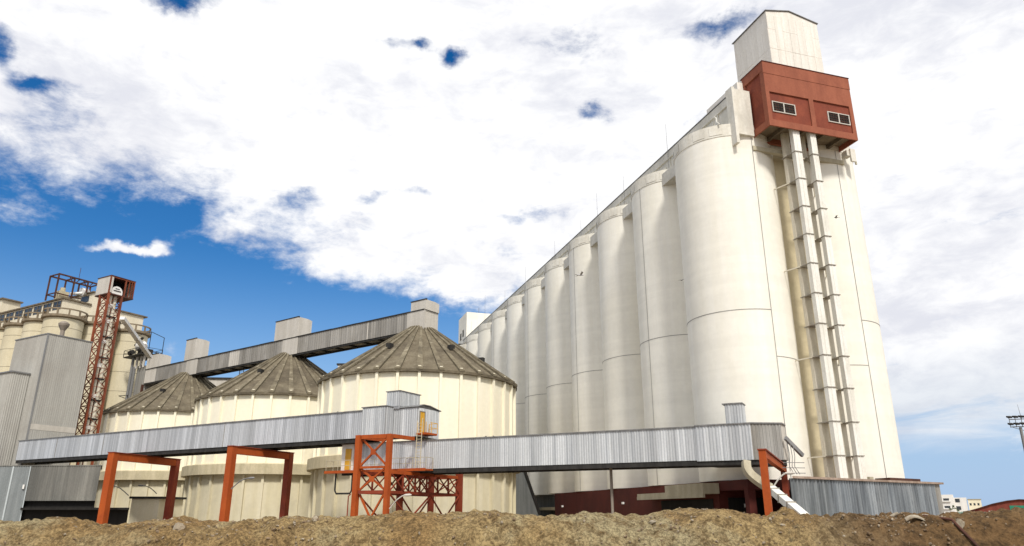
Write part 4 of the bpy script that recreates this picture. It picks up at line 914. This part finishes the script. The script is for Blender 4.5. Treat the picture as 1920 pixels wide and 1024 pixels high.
# background sheds seen between the tanks
t = thing('rear_shed', (-66, 178, 0), 'distant pale shed with a dark roof edge seen between the first two tanks', 'shed')
m = MB(); m.box(Fr((-78, 176), (1, .08)), 0, 20, 0, 8, 0, 34.5); m.build('wall', M['metal_l'], t)
m = MB(); m.box(Fr((-78, 176), (1, .08)), -.3, 20.3, -.3, 8, 34.5, 34.9); m.build('roof', M['black'], t)
m = MB()
for x in (-67.2, -66.2): m.beam((x, 177, 34.8), (x, 177, 38.0), .12)
for k in range(6): m.beam((-67.2, 177, 35.1+k*.5), (-66.2, 177, 35.1+k*.5), .09)
m.build('roof_ladder', M['black'], t)
t = thing('rear_penthouse', (-43.5, 186, 0), 'small distant white box with a dark lid seen between the two nearer tanks', 'building')
m = MB(); m.box(Fr((-45, 185), (1, 0)), 0, 3.3, 0, 3, 0, 39.7); m.build('wall', M['pent'], t)
m = MB(); m.box(Fr((-45, 185), (1, 0)), -.3, 3.5, -.3, 3.2, 39.7, 40.1); m.build('roof', M['black'], t)

# ------------------------------------------------------------------ far right
t = thing('apartment_building', (165, 287, 0), 'distant white apartment block just right of the annex', 'building')
AF = Fr((161.5, 288.5), Vector((6.9, -4.2)).normalized()[:], None)
AF.y = (.52, .854)
m = MB(); m.box(AF, 0, 5.6, 0, 9, 0, 10.2); m.box(AF, 5.6, 9.8, 1.0, 9, 0, 9.1); m.build('wall', M['apt'], t)
for z in (8.6, 5.9):
    m = MB(); m.box(AF, 2.3, 4.2, -.05, 0.0, z-.55, z+.25); m.build('window', M['glass'], t)
    m = MB(); m.box(AF, 6.1, 7.6, .94, .99, z-1.2, z+.1); m.build('window', M['glass'], t)
    m = MB(); m.box(AF, 1.0, 4.6, -.5, -.06, z-1.0, z-.7); m.build('balcony', M['apt'], t)
m = MB(); m.box(AF, .3, 1.3, 1, 3, 10.2, 10.7); m.build('roof_box', M['glass'], t)
t = thing('beige_building', (173, 282, 0), 'distant beige building right of the white apartment block', 'building')
m = MB(); m.box(AF, 10.2, 14.4, 3, 9, 0, 8.4); m.build('wall', M['kiosk'], t)
for k in range(3):
    m = MB(); m.box(AF, 10.6+k*1.25, 11.2+k*1.25, 2.94, 2.99, 6.3, 7.1); m.build('window', M['glass'], t)
m = MB(); m.box(AF, 10.0, 14.6, 2.8, 9.2, 8.4, 8.6); m.build('roof', M['canopy'], t)
t = thing('white_house', (180, 278, 0), 'small distant white house in the gap before the red roofed hangar', 'building')
m = MB(); m.box(AF, 14.8, 19, 4, 9, 0, 6.0); m.box(AF, 19.2, 21.6, 5, 9, 0, 6.9); m.build('wall', M['apt'], t)
m = MB(); m.box(AF, 19.0, 21.8, 4.8, 9, 6.9, 7.1); m.build('roof', M['lampm'], t)
# hangar
t = thing('hangar', (105, 160, 0), 'distant hangar with a dark red arched front and a green door at the far right', 'hangar')
hd = Vector((12.3, -7.9)).normalized(); GF = Fr((97.6, 163.0), (hd.x, hd.y), (.54, .84))
prof = [(0, 3.6), (2.0, 4.2), (4.6, 5.05), (7.3, 5.65), (9.5, 5.9), (12., 5.8), (14, 5.3), (17, 4.4), (19, 3.8)]
vs = [GF(a, 0, z) for a, z in prof]+[GF(a, 30, z) for a, z in prof]; n = len(prof)
m = MB(); m.mesh(vs+[GF(0, 0, 0), GF(19, 0, 0), GF(0, 30, 0), GF(19, 30, 0)], [(i, i+1, n+i+1, n+i) for i in range(n-1)]+[tuple(range(n))+(2*n+1, 2*n), (0, 2*n, 2*n+2, n), (n-1, 2*n-1, 2*n+3, 2*n+1)]); m.build('red_front', M['hangar'], t)
m = MB()
for i in range(n-1):
    (a, z), (b, z2) = prof[i], prof[i+1]
    m.hexa([GF(a, -.3, z), GF(b, -.3, z2), GF(b, 30, z2), GF(a, 30, z)], [GF(a, -.3, z+.16), GF(b, -.3, z2+.16), GF(b, 30, z2+.16), GF(a, 30, z+.16)])
m.build('roof_edge', M['rust'], t)
m = MB(); m.box(GF, 7.6, 11.6, -.08, -.01, 0, 4.8); m.build('door', M['green'], t)
t = MB(); t.box(Fr((62, 100), Vector((10.5, -5)).normalized()[:]), -3, 11, 0, .15, 0, 3.35); tag(t.build('teal_fence', M['teal'], origin=(62, 100, 0)), 'low pale teal sheet fence in front of the far hangar', 'fence')
def bush(c, r, h, label, seed):
    t = thing('shrub', (c[0], c[1], 0), label, 'shrub', 'dark shrubs in the distance at right')
    rr = random.Random(seed); m = MB()
    for i in range(900):
        a = rr.uniform(0, 2*PI); q = rr.random()**.5; z = rr.random()
        hh = h*(1-.6*q*q)*(.75+.5*noise.noise((math.cos(a)*q*2+seed, math.sin(a)*q*2, 0)))
        p = Vector((c[0]+r*q*math.cos(a), c[1]+r*q*math.sin(a), z*hh)); s = rr.uniform(.12, .3)
        u = Vector((rr.gauss(0, 1), rr.gauss(0, 1), rr.gauss(0, 1))).normalized()*s; v = u.orthogonal().normalized()*s*.7
        m.face([p-u, p+v, p+u, p-v])
    m.build('foliage', M['foliage'], t, recalc=False)
    m = MB(); m.tube([(c[0], c[1], 0), (c[0], c[1], h*.7)], [.15, .05], 6); m.build('trunk', M['brown'], t)
bush((63.2, 108), 1.9, 4.9, 'dark leafy shrub right at the end of the annex', 1)
bush((68.5, 106), 2.6, 4.4, 'wide dark shrub between the annex and the red hangar', 2)
bush((117, 183), 3.2, 5.2, 'dark shrub under the white apartment block', 4)

t = thing('floodlight_mast', (62.6, 90.5, 0), 'tall floodlight mast with a cluster of dark lamps at the right edge', 'floodlight')
m = MB(); m.tube([(62.6, 90.5, 0), (62.57, 90.47, 13.2)], [.26, .16], 10); m.build('pole', M['lampm'], t)
m = MB()
for z in (13.3, 14.2): m.beam((61.75, 91.0, z), (64.0, 89.9, z), .09)
for k in range(5): x = 61.75+k*.56; m.beam((x, 91.0-k*.275, 13.2), (x, 91.0-k*.275, 14.4), .07)
m.beam((61.9, 90.9, 13.25), (62.9, 90.4, 12.8), .06); m.build('rack', M['lampm'], t)
for k in range(5):
    for z in (13.55, 14.4):
        x = 61.6+k*.56; y = 90.9-k*.275; m = MB()
        m.hexa([(x-.22, y-.35, z-.1), (x+.2, y-.45, z-.1), (x+.2, y-.05, z+.06), (x-.2, y+.05, z+.06)], [(x-.27, y-.4, z+.12), (x+.24, y-.5, z+.12), (x+.2, y-.05, z+.24), (x-.2, y+.05, z+.24)]); m.build('flood_lamp', M['black'], t)
m = MB(); m.tube([(62.9, 90.4, 14.2), (62.75, 90.4, 16)], [.035, .015], 5); m.build('rod', M['lampm'], t)

# ------------------------------------------------------------------ birds
def bird(c, s, yaw, label, mat='bird', fly=True, dih=.35):
    t = thing('bird', c, label, 'bird', 'birds flying and perched')
    Q = Matrix.Rotation(yaw, 3, 'Z'); P = lambda x, y, z: tuple(Vector(c)+Q @ (Vector((x, y, z))*s))
    m = MB()
    if fly:
        m.tube([P(-.55, 0, 0), P(-.3, 0, .0), P(0, 0, 0), P(.3, 0, .03), P(.42, 0, .05), P(.55, 0, .03)], [.02*s, .08*s, .12*s, .09*s, .07*s, .01*s], 8)
        m.face([P(-.3, 0, 0), P(-.8, .15, 0), P(-.78, -.15, 0)])
        m.build('body', M[mat], t)
        for sg in (-1, 1):
            m = MB(); z1 = math.sin(dih)
            m.hexa([P(.2, sg*.05, .02), P(-.12, sg*.05, .02), P(-.1, sg*.6, .02+.5*z1), P(.22, sg*.6, .04+.5*z1)], [P(.2, sg*.05, .05), P(-.12, sg*.05, .05), P(-.1, sg*.6, .04+.5*z1), P(.22, sg*.6, .07+.5*z1)])
            m.hexa([P(.22, sg*.6, .04+.5*z1), P(-.1, sg*.6, .02+.5*z1), P(-.28, sg*1.15, .45*z1), P(-.2, sg*1.2, .45*z1)], [P(.22, sg*.6, .07+.5*z1), P(-.1, sg*.6, .04+.5*z1), P(-.28, sg*1.15, .02+.45*z1), P(-.2, sg*1.2, .02+.45*z1)])
            m.build('wing', M[mat], t)
    else:
        m.tube([P(-.6, 0, .1), P(-.3, 0, .22), P(0, 0, .32), P(.2, 0, .45), P(.28, 0, .62), P(.36, 0, .7), P(.5, 0, .68)], [.03*s, .1*s, .16*s, .13*s, .09*s, .08*s, .01*s], 8); m.build('body', M[mat], t)
        m = MB()
        for sg in (-.06, .06): m.tube([P(0, sg, 0), P(0, sg, .25)], .02*s, 5)
        m.build('legs', M[mat], t)
bird((5.93, 59.71, 22.75), .62, .3, 'pale grey gull gliding in front of the fourth tall silo', 'gull')
bird((24.0, 49.49, 23.86), .30, 2.9, 'small dark bird flying in front of the right silo')
bird((15.4, 62.6, 23.2), .26, .9, 'small dark bird flying close to the edge of the nearest tall silo')
bird((-2.55, 70.1, 9.96), .42, .3, 'dark bird perched on the low gallery roof, left one of a pair')
bird((-1.65, 69.66, 9.96), .38, 2.6, 'dark bird perched on the low gallery roof, right one of a pair')
bird((-18.2, 76.15, 13.1), .32, .4, 'dark bird perched on the high front gallery roof near its head house')

# ------------------------------------------------------------------ camera, light, sky
PITCH = R(18.47)
cam = bpy.data.cameras.new('camera'); co = bpy.data.objects.new('camera', cam); C.objects.link(co)
cam.sensor_width = 36; cam.lens = 1356.5/1920*36; cam.clip_start = .1; cam.clip_end = 8000
co.location = (0, 0, 3); co.rotation_euler = (PI/2+PITCH, 0, 0); sc.camera = co
SAZ, SEL = R(166), R(48)
sd = Vector((math.sin(SAZ)*math.cos(SEL), math.cos(SAZ)*math.cos(SEL), math.sin(SEL)))
sl = bpy.data.lights.new('sun', 'SUN'); sl.energy = 3.4; sl.angle = R(8.); sl.color = (1., .95, .87)
so = bpy.data.objects.new('sun', sl); C.objects.link(so); so.rotation_euler = (-sd).to_track_quat('-Z', 'Y').to_euler()

w = bpy.data.worlds.new('World'); sc.world = w; w.use_nodes = True; nt = w.node_tree; nt.nodes.clear()
def n(t, **k):
    x = nt.nodes.new(t)
    for a, v in k.items(): setattr(x, a, v)
    return x
L = nt.links.new
def val(x, inp):
    if isinstance(x, (int, float)): inp.default_value = x
    elif isinstance(x, (tuple, Vector)): inp.default_value = tuple(x)
    else: L(x, inp)
def mth(op, a, b=0., c=None, clamp=False):
    m = n('ShaderNodeMath', operation=op); m.use_clamp = clamp; val(a, m.inputs[0]); val(b, m.inputs[1])
    if c is not None: val(c, m.inputs[2])
    return m.outputs[0]
def vm(op, a, b=None, s=None):
    m = n('ShaderNodeVectorMath', operation=op); val(a, m.inputs[0])
    if b is not None: val(b, m.inputs[1])
    if s is not None: val(s, m.inputs['Scale'])
    return m.outputs['Value'] if op in ('DOT_PRODUCT', 'LENGTH', 'DISTANCE') else m.outputs['Vector']
def mr(v, a, b, c=0., d=1., it='SMOOTHSTEP'):
    r = n('ShaderNodeMapRange'); r.interpolation_type = it
    for i, x in enumerate((a, b, c, d)): r.inputs[i+1].default_value = x
    val(v, r.inputs[0]); return r.outputs[0]
def mixc(f, a, b):
    m = n('ShaderNodeMix', data_type='RGBA'); val(f, m.inputs[0])
    for i, x in ((6, a), (7, b)):
        if isinstance(x, tuple): m.inputs[i].default_value = (*x[:3], 1)
        else: L(x, m.inputs[i])
    return m.outputs[2]
def dirpx(x, y):       # direction in the sky of a point given in the photograph's pixels
    l = (x-960)/1356.5; up = (512-y)/1356.5; c, s = math.cos(PITCH), math.sin(PITCH)
    return Vector((l, c-s*up, s+c*up)).normalized()
sky = n('ShaderNodeTexSky', sky_type='NISHITA'); sky.sun_disc = False; sky.sun_elevation = SEL; sky.sun_rotation = SAZ
sky.air_density = 1.0; sky.dust_density = .4; sky.ozone_density = 2.5
tc = n('ShaderNodeTexCoord'); D = vm('NORMALIZE', tc.outputs['Generated'])
def nz(vec, scale, detail, rough, dist=0., off=(0, 0, 0), st=(1, 1, 1)):
    mp = n('ShaderNodeMapping'); L(vec, mp.inputs[0]); mp.inputs['Location'].default_value = off; mp.inputs['Scale'].default_value = tuple(scale*k for k in st)
    t = n('ShaderNodeTexNoise'); t.inputs['Scale'].default_value = 1; t.inputs['Detail'].default_value = detail; t.inputs['Roughness'].default_value = rough; t.inputs['Distortion'].default_value = dist
    L(mp.outputs[0], t.inputs['Vector']); return t
wn = nz(D, 9., 6, .6); wv = vm('SUBTRACT', wn.outputs['Color'], (.5, .5, .5)); DW = vm('ADD', D, vm('SCALE', wv, s=.075))   # ragged directions
f1 = nz(D, 5.0, 9, .60, .25, (3.3, 1.2, .4), (1, 1, 1.9)).outputs['Fac']
f2 = nz(D, 15., 8, .62, .3, (1.3, 7.2, 2.4), (1, 1, 2.2)).outputs['Fac']
f5 = nz(D, 44., 6, .65, .2, (4.3, 3.2, 1.4), (1, 1, 1.8)).outputs['Fac']
pn = (dirpx(0, 306)).cross(dirpx(900, 566)).normalized()
if pn.dot(dirpx(600, 50)) < 0: pn = -pn
edge = mth('MULTIPLY', vm('DOT_PRODUCT', DW, tuple(pn)), 7.5)
edge = mth('MINIMUM', mth('MAXIMUM', edge, -1.2), .70)
den = mth('ADD', edge, mth('MULTIPLY', mth('SUBTRACT', f1, .5), .55)); den = mth('ADD', den, mth('MULTIPLY', mth('SUBTRACT', f2, .5), .8)); den = mth('ADD', den, mth('MULTIPLY', mth('SUBTRACT', f5, .5), .6))
def blob(x, y, rx, ry, amt, tilt=0.):
    """adds cloud (or, negative, a gap) round one place in the sky, softly and with a ragged outline"""
    global den
    c0 = dirpx(x, y); ex = (dirpx(x+20*math.cos(tilt), y+20*math.sin(tilt))-c0).normalized(); ey = c0.cross(ex).normalized()
    d = vm('SUBTRACT', DW, tuple(c0)); a = mth('DIVIDE', vm('DOT_PRODUCT', d, tuple(ex)), rx/1400.); b = mth('DIVIDE', vm('DOT_PRODUCT', d, tuple(ey)), ry/1400.)
    r2 = mth('ADD', mth('MULTIPLY', a, a), mth('MULTIPLY', b, b)); front = vm('DOT_PRODUCT', D, tuple(c0))
    g_ = mth('MULTIPLY', mth('EXPONENT', mth('MULTIPLY', r2, -1.5)), mth('GREATER_THAN', front, 0.)); den = mth('ADD', den, mth('MULTIPLY', g_, amt))
for a in [(75, 150, 56, 26, -.98, .15), (5, 75, 28, 38, -.85), (340, 0, 70, 30, -.85), (120, 205, 60, 35, -.4), (788, 74, 28, 24, -.78), (850, 96, 34, 32, -.92), (730, 70, 50, 20, -.5), (1100, 204, 44, 20, -.66), (1345, 55, 95, 26, -.72, -.2), (1080, 90, 110, 45, -.42),
          (1725, 358, 45, 24, -.7), (1850, 390, 70, 26, -.7), (560, 372, 45, 28, -.38), (700, 378, 40, 16, -.5), (780, 378, 55, 16, -.55), (980, 400, 110, 22, -.42), (960, 465, 90, 30, -.35), (440, 430, 60, 45, .35), (330, 390, 90, 35, -.3),
          (1740, 800, 110, 60, -.5), (1330, 215, 40, 25, -.3), (1890, 210, 50, 20, -.35), (780, 480, 240, 60, .35), (870, 535, 120, 30, .4), (1700, 480, 300, 60, .1), (1780, 590, 160, 20, -.35),
          (228, 467, 75, 12, .92), (288, 458, 20, 16, .7, -.9), (20, 408, 60, 30, .42), (335, 664, 55, 38, 1.25), (640, 480, 120, 50, .3)]: blob(*a)
rightside = mr(vm('DOT_PRODUCT', D, (1, 0, 0)), .30, .45)
lowr = mth('MULTIPLY', rightside, mr(vm('DOT_PRODUCT', D, (0, 0, 1)), .02, .16))
f3 = nz(D, 7., 7, .6, .5, (8.3, 2.2, 5.4), (1, 1, 6.)).outputs['Fac']
den = mth('MAXIMUM', den, mth('SUBTRACT', mth('MULTIPLY', lowr, mth('MULTIPLY', f3, 1.8)), .33))
alpha = mr(den, -.16, .50)
# cloud brightness: bright lit tops, soft lilac grey hollows
sh = mth('ADD', mth('MULTIPLY', nz(D, 3.2, 6, .55, .3, (5, 5, 5), (1, 1, 2)).outputs['Fac'], .55), mth('MULTIPLY', f2, .45))
ctr = mr(vm('DISTANCE', D, tuple(dirpx(1000, 180))), .25, .85, .18, 0.)
lit = mth('ADD', mr(sh, .36, .58), ctr, clamp=True)
ccol = mixc(lit, (.74, .755, .83), (1.02, 1.02, 1.03))
ccol = mixc(mth('MULTIPLY', lowr, mr(vm('DOT_PRODUCT', D, (0, 0, 1)), .22, .08, 0., .75)), ccol, (.56, .64, .74))
hs = n('ShaderNodeHueSaturation'); L(sky.outputs[0], hs.inputs['Color']); hs.inputs['Saturation'].default_value = 1.42; hs.inputs['Value'].default_value = .92; hs.inputs['Hue'].default_value = .505
STR = .12
cs = n('ShaderNodeMix', data_type='RGBA'); cs.blend_type = 'MULTIPLY'; cs.inputs[0].default_value = 1; L(ccol, cs.inputs[6]); k = .97/STR; cs.inputs[7].default_value = (k, k, k, 1)
low = mixc(mr(vm('DOT_PRODUCT', D, (0, 0, 1)), .34, .0, 0., .9), hs.outputs[0], (.36/STR, .52/STR, .78/STR))
fin = mixc(alpha, low, cs.outputs[2])
bg = n('ShaderNodeBackground'); L(fin, bg.inputs[0]); bg.inputs[1].default_value = STR
wo = n('ShaderNodeOutputWorld'); L(bg.outputs[0], wo.inputs[0])
w.cycles.sampling_method = 'MANUAL'; w.cycles.sample_map_resolution = 1024

sc.render.engine = 'CYCLES'
sc.view_settings.view_transform = 'Standard'; sc.view_settings.look = 'None'; sc.view_settings.exposure = .08; sc.view_settings.gamma = 1
sc.render.resolution_x = 1024; sc.render.resolution_y = 546
